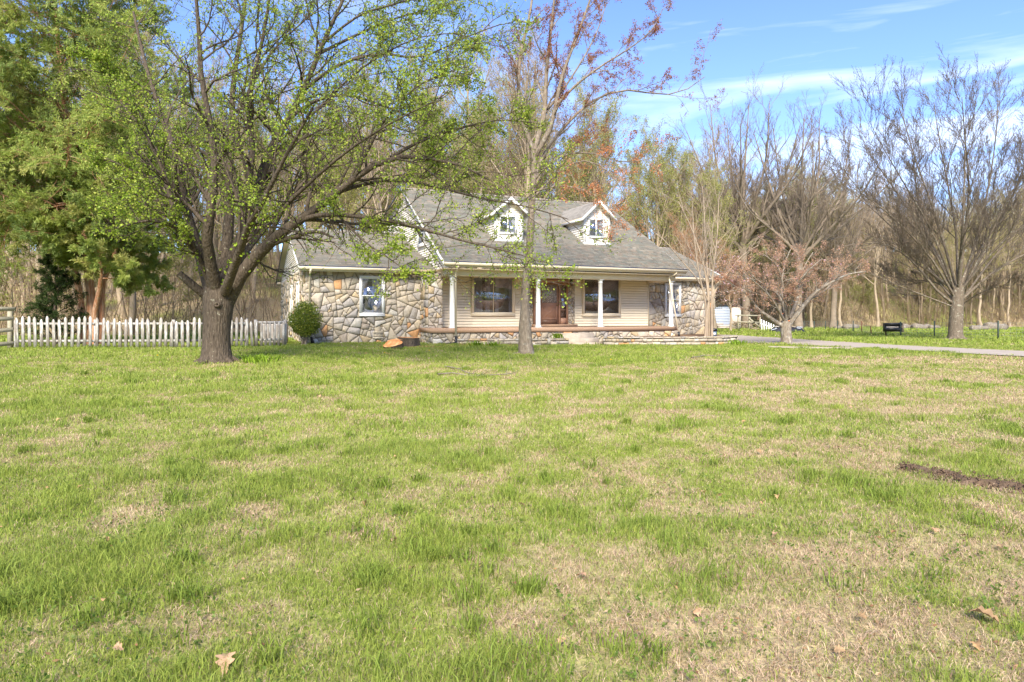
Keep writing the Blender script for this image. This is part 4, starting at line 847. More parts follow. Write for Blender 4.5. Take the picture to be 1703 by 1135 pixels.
def leaves(r, Q, m, size, cols, t0=.15, t1=1.0, off=.05, asp=.6, droop=0.0, jit=.25, clump=1, along=0.0):
    """m leaf faces per polyline, diamond shaped, with own colours"""
    Nn, K, _ = Q.shape; idx = np.repeat(np.arange(Nn), m); M_ = len(idx); t = r.uniform(t0, t1, M_); x = np.clip(t * (K - 1), 0, K - 1.001); i = x.astype(int); u = (x - i)[:, None]
    p = Q[idx, i] * (1 - u) + Q[idx, i + 1] * u + r.normal(size=(M_, 3)) * off
    tg = unit(Q[idx, i + 1] - Q[idx, i]) * along
    if clump > 1: tg = np.repeat(tg, clump, axis=0)
    if clump > 1: p = np.repeat(p, clump, axis=0) + r.normal(size=(M_ * clump, 3)) * size * .55; M_ *= clump
    a = unit(r.normal(size=(M_, 3)) + tg + np.array([0, 0, -droop])); b = unit(np.cross(a, r.normal(size=(M_, 3)))); s = size * r.uniform(.6, 1.25, M_)[:, None]
    v = np.stack([p, p + a * s * .5 + b * s * asp * .5, p + a * s, p + a * s * .5 - b * s * asp * .5], 1).reshape(-1, 3)
    f = np.arange(M_)[:, None] * 4 + np.arange(4)[None]; cols = np.array(cols); c = cols[r.integers(0, len(cols), M_)] * r.uniform(1 - jit, 1 + jit, M_)[:, None]
    return v, f, np.repeat(c, 4, axis=0)
def trunk_poly(r, h, r0, lean=(0, 0), wig=.03, k=12, top=.12, flare=.5):
    z = np.linspace(0, h, k); w_ = np.cumsum(r.normal(size=(k, 2)) * wig * h / k, axis=0); w_ -= w_[0]; s = z / h
    P = np.stack([w_[:, 0] + lean[0] * s * h, w_[:, 1] + lean[1] * s * h, z], 1); rad = r0 * (1 - s * (1 - top)); rad[0] *= 1 + flare; P[0, 2] = -.15
    return P[None], rad[None]
def make_tree(name, wood, crown, woodmat, leafmat, loc=(0, 0, 0), sides=(10, 6, 4, 3, 3)):
    root = empty(name, loc); b = MB()
    for lv, (P, Rr) in enumerate(wood): v, f = tubes(P, Rr, sides[min(lv, len(sides) - 1)]); b.add(v, f)
    b.build('trunk', woodmat, root, smooth=True)
    if crown:
        b = MB()
        for v, f, c in crown: b.add(v, f, c)
        b.build('crown', leafmat, root)
    return root
# ---------------------------------------------------------------- trees of the wood: templates, then copies
def wood_tree(seed, h, r0, kind):
    r = np.random.default_rng(seed); P, Rr = trunk_poly(r, h, r0, (r.normal(0, .03), r.normal(0, .03)), .10, 14)
    t0 = {'bare': .35, 'wide': .22, 'green': .25, 'yellow': .35, 'orange': .25, 'sapling': .15}[kind]
    n1 = {'bare': 16, 'wide': 16, 'green': 18, 'yellow': 16, 'orange': 16, 'sapling': 14}[kind]
    A, RA, _ = spawn(r, P, Rr, n1, t0, .97, (28, 60), (.28, .50), .55, 7, .12, .25, .09, .02, tl=.5)
    B, RB_, _ = spawn(r, A, RA, 7, .15, 1, (20, 50), (.3, .6), .6, 5, .15, .15, .08, .014)
    C_, RC, _ = spawn(r, B, RB_, 5, .15, 1, (20, 50), (.35, .7), .7, 4, .18, .12, .06, .010)
    D, RD, _ = spawn(r, C_, RC, 5, .2, 1, (20, 50), (.4, .8), .8, 3, .2, .1, .05, .006)
    wood = [(P, Rr), (A, RA), (B, RB_), (C_, RC), (D, RD)]; cr = []
    if kind == 'bare': cr.append(leaves(r, D, 1, .07, [(.22, .10, .07), (.16, .09, .07), (.26, .2, .10)], .6, 1, .05))
    elif kind == 'wide': cr.append(leaves(r, D, 1, .06, [(.16, .07, .07), (.13, .07, .06)], .7, 1, .04))
    elif kind == 'green': cr.append(leaves(r, D, 4, .10, [(.38, .40, .10), (.44, .44, .13), (.32, .35, .09)], .1, 1, .14))
    elif kind == 'yellow': cr.append(leaves(r, D, 3, .085, [(.46, .43, .12), (.38, .39, .09), (.42, .34, .15)], .1, 1, .12))
    elif kind == 'orange': cr.append(leaves(r, D, 3, .09, [(.52, .28, .15), (.46, .26, .14), (.55, .34, .20)], .1, 1, .10))
    elif kind == 'sapling': cr.append(leaves(r, D, 2, .10, [(.26, .30, .06), (.32, .30, .10)], .1, 1, .10))
    return make_tree('woodland_tree', wood, cr, M['bark_wood'], M['leaf'], sides=(7, 5, 3, 3, 3))
TEMPL = [('bare', 15, .20), ('bare', 17, .26), ('bare', 14, .16), ('yellow', 15, .18), ('yellow', 13, .15), ('green', 13, .17), ('green', 15, .2), ('orange', 11, .15), ('sapling', 7, .06), ('sapling', 6, .05)]
tm = [wood_tree(100 + k, h, r0, kind) for k, (kind, h, r0) in enumerate(TEMPL)]
KL = {'bare': 'bare grey brown tree of the woods', 'yellow': 'tree with yellowish young buds in the woods', 'green': 'tree with pale green young leaves in the woods', 'orange': 'tree with orange brown young leaves in the woods', 'sapling': 'thin sapling with a few pale leaves in the woods'}
r = np.random.default_rng(77); placed = []; used = set()
ZN = [(60, 'behind the plank fence'), (150, 'behind the cedar'), (330, 'right of the cedar'), (480, 'left of the stone wing'), (700, 'behind the left wing roof'), (880, 'behind the left dormer'), (1060, 'behind the right dormer'), (1190, 'behind the right wing'), (1250, 'behind the shed'), (1370, 'behind the cherry tree'), (1460, 'left of the feed trough'), (1540, 'right of the feed trough'), (1640, 'behind the round bare tree'), (9999, 'at the right edge')]
def zone(px): return next(n for a, n in ZN if px < a)
WT = []
def put_tree(k, X, Y, s=1.0, sz=None, rz=None, sink=.1):
    if k in used: o = copy_tree(tm[k])
    else: o = tm[k]; used.add(k)
    place(o, (X, Y, float(gz(X, Y)) - sink), r.uniform(0, 6.28) if rz is None else rz, s, sz or s)
    kind = TEMPL[k][0]; px = X / Y * F + CX; dep = 'front edge of the woods' if Y < float(hill_start(X)) + 9 else 'middle of the woods' if Y < float(hill_start(X)) + 24 else 'deep in the woods'
    WT.append((px, o, kind, zone(px), dep)); tag(o, 'x', 'tree', 'trees of the woods ' + zone(px)); placed.append((X, Y)); return o
def label_trees():
    KK = {'bare': ('bare grey brown tree', 'bare tree'), 'yellow': ('tree with yellowish young buds', ''), 'green': ('tree with pale green young leaves', ''), 'orange': ('tree with orange brown young leaves', ''), 'sapling': ('thin sapling with few pale leaves', '')}
    D = {}
    for w_ in sorted(WT, key=lambda a: a[0]): D.setdefault(w_[2:], []).append(w_)
    OR = ['leftmost', 'second', 'third', 'fourth', 'fifth', 'sixth', 'seventh', 'eighth', 'ninth', 'tenth']
    for (kind, zn, dep), L in D.items():
        for q, w_ in enumerate(L):
            nm = KK[kind][0].replace(' of the woods', ''); d_ = {'front edge of the woods': 'edge of woods', 'middle of the woods': 'mid woods', 'deep in the woods': 'deep woods'}[dep]
            lead = '' if len(L) == 1 else (OR[q] + ' ' if q < 10 else 'last ')
            w_[1]['label'] = (lead + nm + ' ' + d_ + ' ' + zn).strip()
cnt = 0; tries = 0
while cnt < 262 and tries < 9000:
    tries += 1; px = r.uniform(-60, 1780) if r.random() < .62 else r.uniform(1180, 1780); hx = None
    Y = 34 + 75 * r.random() ** 1.5; X = (px - CX) / F * Y
    if Y < hill_start(X) + .5: continue
    pz = (X - HO[0]) * math.cos(HA) + (Y - HO[1]) * math.sin(HA), -(X - HO[0]) * math.sin(HA) + (Y - HO[1]) * math.cos(HA)
    if -8 < pz[0] < 18 and pz[1] < 20: continue
    dmin = 1.7 if Y < 60 else 2.3
    if any((X - a) ** 2 + (Y - b_) ** 2 < dmin ** 2 for a, b_ in placed): continue
    if px < 420: pr_ = [.14, .12, .12, .16, .14, .06, .04, .02, .1, .1]
    elif px < 800: pr_ = [.14, .12, .12, .18, .16, .10, .08, .02, .04, .04]
    elif px < 1180: pr_ = [.12, .10, .06, .16, .12, .16, .14, .10, .02, .02]
    elif px < 1430: pr_ = [.16, .14, .14, .18, .14, .06, .06, .02, .05, .05]
    else: pr_ = [.18, .10, .18, .20, .16, .02, .02, .0, .07, .07]
    k = int(r.choice(10, p=pr_)); s = r.uniform(.85, 1.15)
    if px > 1400: s *= .84
    elif px > 1180: s *= .95
    elif px > 480: s *= 1.1
    put_tree(k, X, Y, s); cnt += 1
for px, Y, k, s in ((1135, 54, 7, .8), (1160, 49, 7, .62), (1215, 53, 7, .6), (980, 58, 6, 1.25), (1085, 60, 6, 1.1), (1130, 62, 5, 1.15), (960, 60, 5, 1.2), (1190, 60, 5, 1.0), (905, 60, 1, 1.35), (840, 58, 3, 1.3), (770, 60, 1, 1.3), (700, 62, 3, 1.3), (620, 58, 1, 1.25), (560, 60, 5, 1.2), (1300, 66, 6, .95), (1350, 68, 5, .95), (1180, 64, 0, 1.2), (1400, 68, 3, .9)):
    put_tree(k, (px - CX) / F * Y, Y, s)
label_trees()
# three tall bare trees right of the house
def fan_tree(seed, h, zc, R_, r0, lean, nl=15, name='tall_bare_tree', m=None):
    """short trunk, long arching limbs fanning into a rounded crown of fine twigs"""
    r = np.random.default_rng(seed); P, Rr = trunk_poly(r, zc + .6, r0, lean, .03, 8, .8); c0 = P[0, -2]; L = []
    for j in range(nl):
        a = j * 2.399 + r.normal(0, .2); q = math.sqrt((j + .5) / nl); ex = R_ * q * 1.0; up = (h - zc) * (1 - .62 * q ** 2.2) * r.uniform(.82, .95); s0 = c0 + np.array([0, 0, -r.uniform(0, .8)])
        e = s0 + np.array([math.cos(a) * ex + lean[0] * up, math.sin(a) * ex, up]); m1 = s0 + (e - s0) * np.array([.32, .32, .26]); m2 = s0 + (e - s0) * np.array([.72, .72, .60]); w_ = r.normal(0, .25, (2, 3)); L.append(resample([s0, m1 + w_[0] * .5, m2 + w_[1], e], 14))
    MP = np.array(L); MR = np.linspace(r0 * .5, .03, 14)[None].repeat(nl, 0) * r.uniform(.7, 1.1, (nl, 1))
    A, RA, _ = spawn(r, MP, MR, 13, .12, .99, (20, 46), (.18, .42), .5, 8, .08, .16, .05, .014, tl=.35)
    B, RB_, _ = spawn(r, A, RA, 7, .15, 1, (18, 42), (.3, .55), .6, 6, .10, .12, .04, .010)
    C_, RC, _ = spawn(r, B, RB_, 7, .12, 1, (18, 40), (.35, .65), .7, 4, .12, .1, .04, .0075)
    return make_tree(name, [(P, Rr), (MP, MR), (A, RA), (B, RB_), (C_, RC)], [leaves(r, C_, 1, .05, [(.17, .09, .08), (.15, .09, .07)], .6, 1, .02)], m, M['leaf'], sides=(10, 7, 4, 3, 3))
bt = mat('bark_tall', (.22, .175, .13), .95, var=.3, vscale=3, spec=.1)
for px, Y, h, zc, R_, r0, lean, sd, lab in ((1243, 64, 26.5, 9.0, 9.6, .42, (-.05, 0), 201, 'tall broad bare tree behind the white shed'), (1328, 61, 23.5, 8.0, 8.2, .36, (.02, 0), 202, 'tall straight bare tree behind the right limbs of the cherry tree'), (1385, 66, 19.5, 6.5, 6.0, .30, (.05, 0), 203, 'tall bare tree leaning right toward the gap in the tree line')):
    X = (px - CX) / F * Y; o = fan_tree(sd, h, zc, R_, r0, lean, m=bt); place(o, (X, Y, float(gz(X, Y)) - .1)); tag(o, lab, 'tree', 'tall bare trees right of the house'); placed.append((X, Y))
# brush of the wood floor
r = np.random.default_rng(55); n = 11500; px = np.concatenate([r.uniform(-80, 1790, 7500), r.uniform(1190, 1790, 4000)]); Y = 26 + 60 * r.random(n) ** 1.3; X = (px - CX) / F * Y; ok = (Y > hill_start(X) + r.uniform(-1, 1, n)); X, Y = X[ok], Y[ok]
u_ = (X - HO[0]) * math.cos(HA) + (Y - HO[1]) * math.sin(HA); v_ = -(X - HO[0]) * math.sin(HA) + (Y - HO[1]) * math.cos(HA); ok = ~((u_ > -7) & (u_ < 17) & (v_ < 19)); X, Y = X[ok], Y[ok]
n = len(X); h = r.uniform(.7, 3.6, n); base = np.stack([X, Y, gz(X, Y)], 1); d = unit(np.stack([r.normal(0, .22, n), r.normal(0, .22, n), np.ones(n)], 1)); K = 5; pts = [base]; p = base
for k in range(K - 1): d = unit(d + r.normal(size=(n, 3)) * .12); p = p + d * (h / (K - 1))[:, None]; pts.append(p)
P = np.stack(pts, 1); RP = np.linspace(1, .35, K)[None] * (.010 + .007 * h)[:, None]
A, RA, _ = spawn(r, P, RP, 5, .3, 1, (20, 55), (.25, .5), .6, 3, .15, .2, .05, .007)
b = MB(); v, f = tubes(P, RP, 3); b.add(v, f, (.36, .27, .17)); v, f = tubes(A, RA, 3); b.add(v, f, (.40, .30, .19))
ly = leaves(r, A, 2, .10, [(.36, .38, .10), (.48, .44, .17), (.46, .34, .18), (.32, .36, .09)], .2, 1, .12); b.add(*ly)
tag(b.build('undergrowth', M['leaf']), 'tangled brown and pale green brush covering the floor of the woods', 'undergrowth', kind='stuff')

# the deeper wood: past the trees one can tell apart
r = np.random.default_rng(66); n = 960; px = np.concatenate([r.uniform(-200, 1900, 440), r.uniform(1100, 1900, 520)]); Y = 62 + 75 * r.random(n); X = (px - CX) / F * Y; k = Y > hill_start(X) + 4; X, Y = X[k], Y[k]; n = len(X)
h = r.uniform(9.5, 14, n) * np.where(X / Y > .1, .82, 1.12); K = 8; z = np.linspace(0, 1, K); P = np.stack([X[:, None] + np.cumsum(r.normal(0, .12, (n, K)), 1), Y[:, None] + np.cumsum(r.normal(0, .12, (n, K)), 1), gz(X, Y)[:, None] - .2 + h[:, None] * z[None]], 2); RP = r.uniform(.09, .2, n)[:, None] * np.linspace(1, .15, K)[None]
A, RA, _ = spawn(r, P, RP, 13, .22, .98, (25, 55), (.22, .42), .5, 5, .12, .25, .08, .02, tl=.5); B, RB_, _ = spawn(r, A, RA, 6, .15, 1, (20, 50), (.3, .6), .6, 4, .15, .15, .06, .014); D, RD, _ = spawn(r, B, RB_, 3, .2, 1, (20, 50), (.4, .8), .8, 3, .2, .1, .05, .011)
b = MB()
for q, rq in ((P, RP), (A, RA), (B, RB_), (D, RD)): v, f = tubes(q, rq, 4 if q is P else 3); b.add(v, f, (.40, .315, .215))
b.add(*leaves(r, D[::2], 2, .16, [(.50, .44, .18), (.48, .36, .20), (.44, .46, .14), (.50, .36, .22)], .1, 1, .12))
tag(b.build('distant_woods', M['leaf']), 'hazy mass of thin brown and pale green trees deep in the woods', 'woods', kind='stuff')

# unseen trees added behind the camera so the window panes mirror branches
for k, X, Y, s in ((0, -14, -24, 1.1), (1, -6, -30, 1), (2, 2, -26, 1.1), (5, 9, -31, 1), (1, 15, -25, 1.05), (0, 22, -32, 1.1), (3, 30, -27, 1.1), (2, -22, -30, 1.1), (4, 38, -34, 1.2), (5, -2, -21, 1.1), (6, 5, -22, 1.1), (5, 12, -21, 1.1), (6, 18, -23, 1.1), (3, 26, -22, 1.1), (6, -10, -22, 1.1), (5, 33, -24, 1.1)):
    o = copy_tree(tm[k]); place(o, (X, Y, float(gz(X, Y)) - .1), k * 1.7 + X, s); tag(o, 'unseen tall tree added behind the camera for the front window reflections', 'tree', 'trees mirrored in the windows')

r = np.random.default_rng(67); n = 420; X = r.uniform(-70, 110, n); Y = r.uniform(-75, -38, n); h = r.uniform(10, 15, n); K = 7  # woods and low leaves added out of view, hiding the bright horizon from the panes
P = np.stack([X[:, None] + np.cumsum(r.normal(0, .12, (n, K)), 1), Y[:, None] + np.cumsum(r.normal(0, .12, (n, K)), 1), gz(X, Y)[:, None] - .2 + h[:, None] * np.linspace(0, 1, K)[None]], 2); RP = r.uniform(.1, .25, n)[:, None] * np.linspace(1, .15, K)[None]
A, RA, _ = spawn(r, P, RP, 14, .1, .98, (30, 70), (.22, .42), .5, 5, .12, .2, .05, .02, tl=.4); B, RB_, _ = spawn(r, A, RA, 5, .15, 1, (20, 50), (.3, .6), .6, 3, .15, .15, .06, .016); b = MB()
for q, rq in ((P, RP), (A, RA), (B, RB_)): v, f = tubes(q, rq, 3); b.add(v, f, (.22, .17, .12))
b.add(*leaves(r, B, 3, .42, [(.16, .19, .06), (.20, .20, .08), (.12, .15, .05)], .1, 1, .25)); c0 = np.stack([r.uniform(-80, 120, 26000), r.uniform(-75, -44, 26000), r.random(26000) ** 1.4 * 6], 1); c0[:, 2] += gz(c0[:, 0], c0[:, 1]); b.add(*leaves(r, np.stack([c0, c0 + .1], 1), 1, .6, [(.13, .15, .06), (.17, .15, .08)], 0, 1, .1)); tag(b.build('reflection_woods', M['leaf']), 'unseen woods added behind the camera to darken the window reflections', 'woods', kind='stuff')
# ---------------------------------------------------------------- traced trees
def limb(pts, Yb, r0, r1, k=12):
    """pts: (px, py, depth offset); returns a batch of one"""
    P = resample([at(p[0], p[1], Yb + (p[2] if len(p) > 2 else 0)) for p in pts], k); t = np.linspace(0, 1, k)
    return P[None], (r0 + (r1 - r0) * t ** .8)[None]
def batch(L): return np.concatenate([a for a, _ in L]), np.concatenate([b_ for _, b_ in L])
def shift_tree(o, loc):
    """the meshes are built in world coordinates; move the origin to the foot"""
    from mathutils import Matrix
    for c in o.children: c.data.transform(Matrix.Translation((-loc[0], -loc[1], -loc[2])))
    o.location = loc; return o
def roots(r, c, r0, n, reach):
    L = []
    for j in range(n):
        a = j / n * 6.283 + r.uniform(-.3, .3); d = np.array([math.cos(a), math.sin(a)]); R1 = reach * r.uniform(.6, 1.2); pts = []
        for q, zz in ((.35, .42), (.8, .16), (1.25, .05), (R1 / r0, -.04)): p = c + d * r0 * q; d = unit(d + r.normal(0, .12, 2)); pts.append([p[0], p[1], float(gz(*p)) + zz * r0 * 2.2])
        L.append(resample(pts, 8))
    P = np.array(L); return P, np.linspace(.34, .10, 8)[None].repeat(n, 0) * r0
# the big leafing tree in front of the left wing
r = np.random.default_rng(11)
PX, PY_ = gpt(362, 603); YB = PY_
fl = lambda *p: p
trunk = limb([(361, 612), (360, 590), (360, 560), (362, 525), (365, 490), (368, 470, .1)], YB, .46, .40, 14); trunk[1][0, :] = [.56, .44, .37, .345, .335, .33, .33, .335, .345, .36, .38, .38, .36, .30]
mains = [limb(a, YB, b0, b1) for a, b0, b1 in (
    ([(378, 500), (398, 462, -.1), (425, 428, -.3), (455, 398, -.5), (490, 372, -.6), (530, 345, -.7), (575, 308, -.8), (615, 280, -.9), (650, 262, -1), (700, 263, -1.1), (760, 272, -1.1), (815, 300, -1.1)], .21, .03),
    ([(372, 485, .1), (390, 420, .3), (412, 370, .3), (430, 310, .4), (450, 250, .5), (478, 200, .6), (505, 150, .7), (530, 90, .8), (552, 40, .9), (580, -20, 1)], .19, .05),
    ([(366, 480, .3), (375, 420, .8), (382, 360, 1), (380, 290, 1.2), (385, 220, 1.3), (388, 140, 1.4), (400, 60, 1.5), (412, -30, 1.6)], .19, .05),
    ([(360, 480, -.2), (345, 410, -.9), (350, 350, -1.3), (358, 280, -1.5), (350, 210, -1.6), (335, 130, -1.8), (330, 40, -2), (322, -40, -2.2)], .17, .04),
    ([(350, 485), (330, 420, .3), (315, 365, .4), (300, 300, .5), (285, 235, .6), (262, 170, .8), (240, 100, 1), (222, 20, 1.2)], .16, .04),
    ([(352, 480, -.2), (325, 415, -.8), (300, 385, -1.2), (262, 368, -1.7), (220, 372, -2.2), (180, 385, -2.6)], .10, .02),
    ([(374, 485, -.3), (395, 430, -1.2), (412, 380, -2), (440, 330, -2.8), (475, 260, -3.4), (520, 180, -4)], .14, .03),
    ([(368, 480, .4), (400, 430, 1.6), (440, 380, 2.6), (490, 320, 3.4), (540, 260, 4), (610, 190, 4.5)], .14, .03),
    ([(355, 480, .3), (330, 400, 1.6), (300, 330, 2.5), (260, 250, 3.4), (215, 150, 4)], .13, .03),
    ([(378, 480, 0), (400, 420, .1), (408, 340, 0), (420, 250, -.2), (415, 160, -.3), (438, 60, -.4), (452, -30, -.5)], .14, .04),
    ([(352, 478, -.2), (322, 400, -.6), (290, 350, -.9), (270, 280, -1.1), (240, 220, -1.3), (200, 170, -1.4)], .12, .03))]
stub = limb([(345, 494), (322, 476, -.2), (306, 462, -.3), (297, 455, -.35)], YB, .12, .085, 6)
sec = [limb(a, YB, b0, b1) for a, b0, b1 in (
    ([(500, 366, -.62), (540, 357, -.9), (590, 360, -1.2), (650, 368, -1.5), (700, 380, -1.7), (760, 398, -1.9), (820, 412, -2.1), (880, 428, -2.3)], .085, .015),
    ([(545, 335, -.7), (575, 372, -1.2), (610, 405, -1.5), (650, 432, -1.8), (690, 462, -2)], .05, .01),
    ([(650, 262, -1), (700, 235, -.6), (760, 215, -.3), (830, 200, 0), (885, 205, .3)], .06, .015),
    ([(560, 320, -.8), (640, 300, -.2), (720, 310, .3), (800, 330, .6), (880, 345, .8), (945, 365, 1)], .07, .015),
    ([(478, 200, .6), (520, 170, .4), (570, 158, .2), (620, 170, 0), (690, 200, 0), (750, 245, 0)], .07, .015),
    ([(445, 265, .5), (480, 235, .9), (540, 224, 1.3), (600, 228, 1.6), (660, 240, 1.8), (740, 275, 2)], .07, .015),
    ([(505, 150, .7), (560, 110, .5), (630, 90, .2), (700, 95, 0), (780, 60, -.2), (835, 40, -.3)], .07, .015),
    ([(530, 90, .8), (590, 60, 1.2), (660, 30, 1.5), (740, 10, 1.8), (800, -20, 2)], .06, .015),
    ([(316, 370, .4), (290, 330, .2), (255, 300, 0), (215, 282, -.2), (175, 262, -.3)], .06, .012),
    ([(262, 170, .8), (230, 140, .4), (190, 120, 0), (150, 90, -.4)], .05, .012),
    ([(540, 70, .8), (600, 25, .6), (680, 0, .3), (760, -30, 0)], .05, .012), ([(455, 240, .5), (520, 190, 0), (600, 115, -.6), (690, 65, -1), (770, 55, -1.3)], .06, .012), ([(410, 160, 0), (450, 90, .8), (500, 40, 1.5), (560, -10, 2)], .06, .012), ([(590, 295, -.9), (640, 200, -1.5), (700, 140, -2), (780, 110, -2.4)], .05, .012),
    ([(440, 412, -.4), (470, 350, -.8), (520, 300, -1.4), (580, 250, -2), (650, 205, -2.6), (720, 170, -3)], .08, .015))]
MP, MR = batch(mains); SP, SR = batch(sec); MR = MR * np.linspace(.95, .72, 12)[None]; SR = SR * .8
G1, RG1, _ = spawn(r, np.concatenate([MP, SP]), np.concatenate([MR, SR]), 14, .22, .99, (28, 65), (.18, .42), .5, 9, .14, .10, .03, .012, tl=.3)
G2, RG2, _ = spawn(r, G1, RG1, 7, .12, 1, (28, 60), (.30, .60), .6, 6, .16, .06, .02, .008, tl=.3)
G3, RG3, _ = spawn(r, G2, RG2, 6, .1, 1, (28, 65), (.35, .75), .7, 4, .2, .05, .03, .0038, tl=.3)
SPT = spawn(r, MP[:, :7], MR[:, :7], 10, .1, .9, (40, 80), (.04, .12), .12, 5, .2, .3, .1, .005)
wood = [(trunk[0], trunk[1]), (MP, MR), roots(r, np.array([PX, PY_]), .36, 7, .8), (stub[0], stub[1]), (SP, SR), (G1, RG1), (G2, RG2), (G3, RG3), (SPT[0], SPT[1])]
gc = [(.31, .42, .045), (.25, .35, .035), (.38, .47, .06), (.19, .28, .03), (.42, .46, .08)]
cr = [leaves(r, G3, 5, .056, gc, .15, 1, .035, .75, .3, clump=1), leaves(r, G2, 4, .055, gc, .3, 1, .04, .75, .3), leaves(r, SPT[0], 6, .09, gc, .3, 1, .05, .75, .3)]
print('pear twigs', len(G3), 'leaves', sum(len(c[1]) for c in cr))
o = make_tree('leafing_tree', wood, cr, M['bark'], M['leaf'], sides=(20, 12, 8, 10, 8, 6, 4, 3, 3)); shift_tree(o, (PX, PY_, float(gz(PX, PY_))))
tag(o, 'large spreading tree with dark trunk and bright green new leaves before the picket fence', 'tree')
# knots on the trunk
b = MB()
for kx, ky, s_ in ((362, 507, .085),):
    c = at(kx, ky, YB - .34); a = np.arange(10) * .628; rings = [np.stack([c[0] + s_ * q * np.cos(a), np.full(10, c[1] - dd), c[2] + s_ * .8 * q * np.sin(a)], 1) for q, dd in ((1.3, -.08), (1, .06), (.6, .08), (.3, .02))]
    b.add(np.vstack(rings), [[i * 10 + j, i * 10 + (j + 1) % 10, i * 10 + 10 + (j + 1) % 10, i * 10 + 10 + j] for i in range(3) for j in range(10)] + [[30 + j for j in range(10)]])
b.build('knot', M['bark'], o, True, world_to=tuple(o.location))
# maple with red brown seed clusters in front of the porch
r = np.random.default_rng(12); MX, MY = gpt(875, 589); YB = MY
trunk = limb([(876, 596), (874, 575), (873, 540), (874, 480), (880, 420), (884, 350), (888, 290), (887, 240)], YB, .17, .08, 14); trunk[1][0, :3] = [.28, .23, .20]
mains = [limb(a, YB, b0, b1) for a, b0, b1 in (
    ([(887, 250), (868, 200, -.2), (862, 150, -.3), (866, 90, -.4), (880, 30, -.5), (890, -40, -.5)], .085, .03),
    ([(888, 250), (905, 190, .2), (908, 130, .3), (915, 60, .4), (925, -30, .5)], .10, .03),
    ([(888, 262), (915, 215, -.3), (925, 170, -.5), (937, 120, -.6), (960, 60, -.7), (985, -10, -.8)], .09, .03),
    ([(888, 300), (905, 255, .2), (935, 215, .4), (970, 180, .6), (1005, 158, .8), (1050, 150, .9), (1100, 158, 1), (1140, 150, 1), (1172, 128, 1)], .07, .012),
    ([(925, 175, -.5), (960, 140, -.7), (1000, 110, -.9), (1045, 82, -1), (1085, 50, -1.1), (1102, 15, -1.2)], .05, .01),
    ([(886, 330), (925, 290, .5), (965, 268, .8), (1005, 280, 1), (1035, 318, 1.1), (1056, 372, 1.1)], .04, .008),
    ([(887, 300), (930, 262, -.5), (980, 255, -.9), (1040, 270, -1.2), (1090, 262, -1.4)], .04, .008),
    ([(886, 320), (930, 310, -.8), (975, 318, -1.2), (1010, 345, -1.4), (1020, 380, -1.4)], .03, .008),
    ([(905, 190, .2), (950, 130, 1.0), (990, 60, 1.4), (1010, 0, 1.6)], .05, .012))]
MP, MR = batch(mains)
G1, RG1, _ = spawn(r, MP, MR, 11, .2, .99, (25, 60), (.16, .34), .5, 7, .12, .15, .03, .010, tl=.3)
G2, RG2, _ = spawn(r, G1, RG1, 6, .15, 1, (28, 60), (.3, .55), .6, 5, .15, .1, .02, .007)
G3, RG3, _ = spawn(r, G2, RG2, 3, .2, 1, (28, 60), (.3, .6), .7, 3, .15, .1, .02, .005)
SH = spawn(r, trunk[0], trunk[1], 16, .28, .9, (45, 85), (.06, .14), .12, 5, .2, .3, .05, .006)
SH2 = spawn(r, SH[0], SH[1], 4, .3, 1, (30, 60), (.3, .6), .6, 4, .2, .1, .03, .004)
hi = G3[:, 0, 2] > zpx(255, YB)
rc = [(.34, .13, .05), (.40, .17, .06), (.27, .10, .045)]; oc = [(.62, .27, .12), (.55, .23, .10), (.50, .26, .14)]
cr = [leaves(r, G3[hi], 5, .055, rc, .3, 1, .03, .5, .8, clump=3), leaves(r, G3[~hi], 4, .06, oc, .2, 1, .03, .6, .8, clump=2), leaves(r, SH2[0], 5, .08, gc, .2, 1, .05, .75)]
o = make_tree('maple_tree', [(trunk[0], trunk[1]), (MP, MR), roots(r, np.array([MX, MY]), .20, 6, .55), (G1, RG1), (G2, RG2), (G3, RG3), (SH[0], SH[1]), (SH2[0], SH2[1])], cr, M['bark_brown'], M['leaf'], sides=(18, 9, 7, 6, 4, 3, 3, 3)); shift_tree(o, (MX, MY, float(gz(MX, MY))))
tag(o, 'slender tree with red brown seed clusters and bare grey trunk before the porch', 'tree')
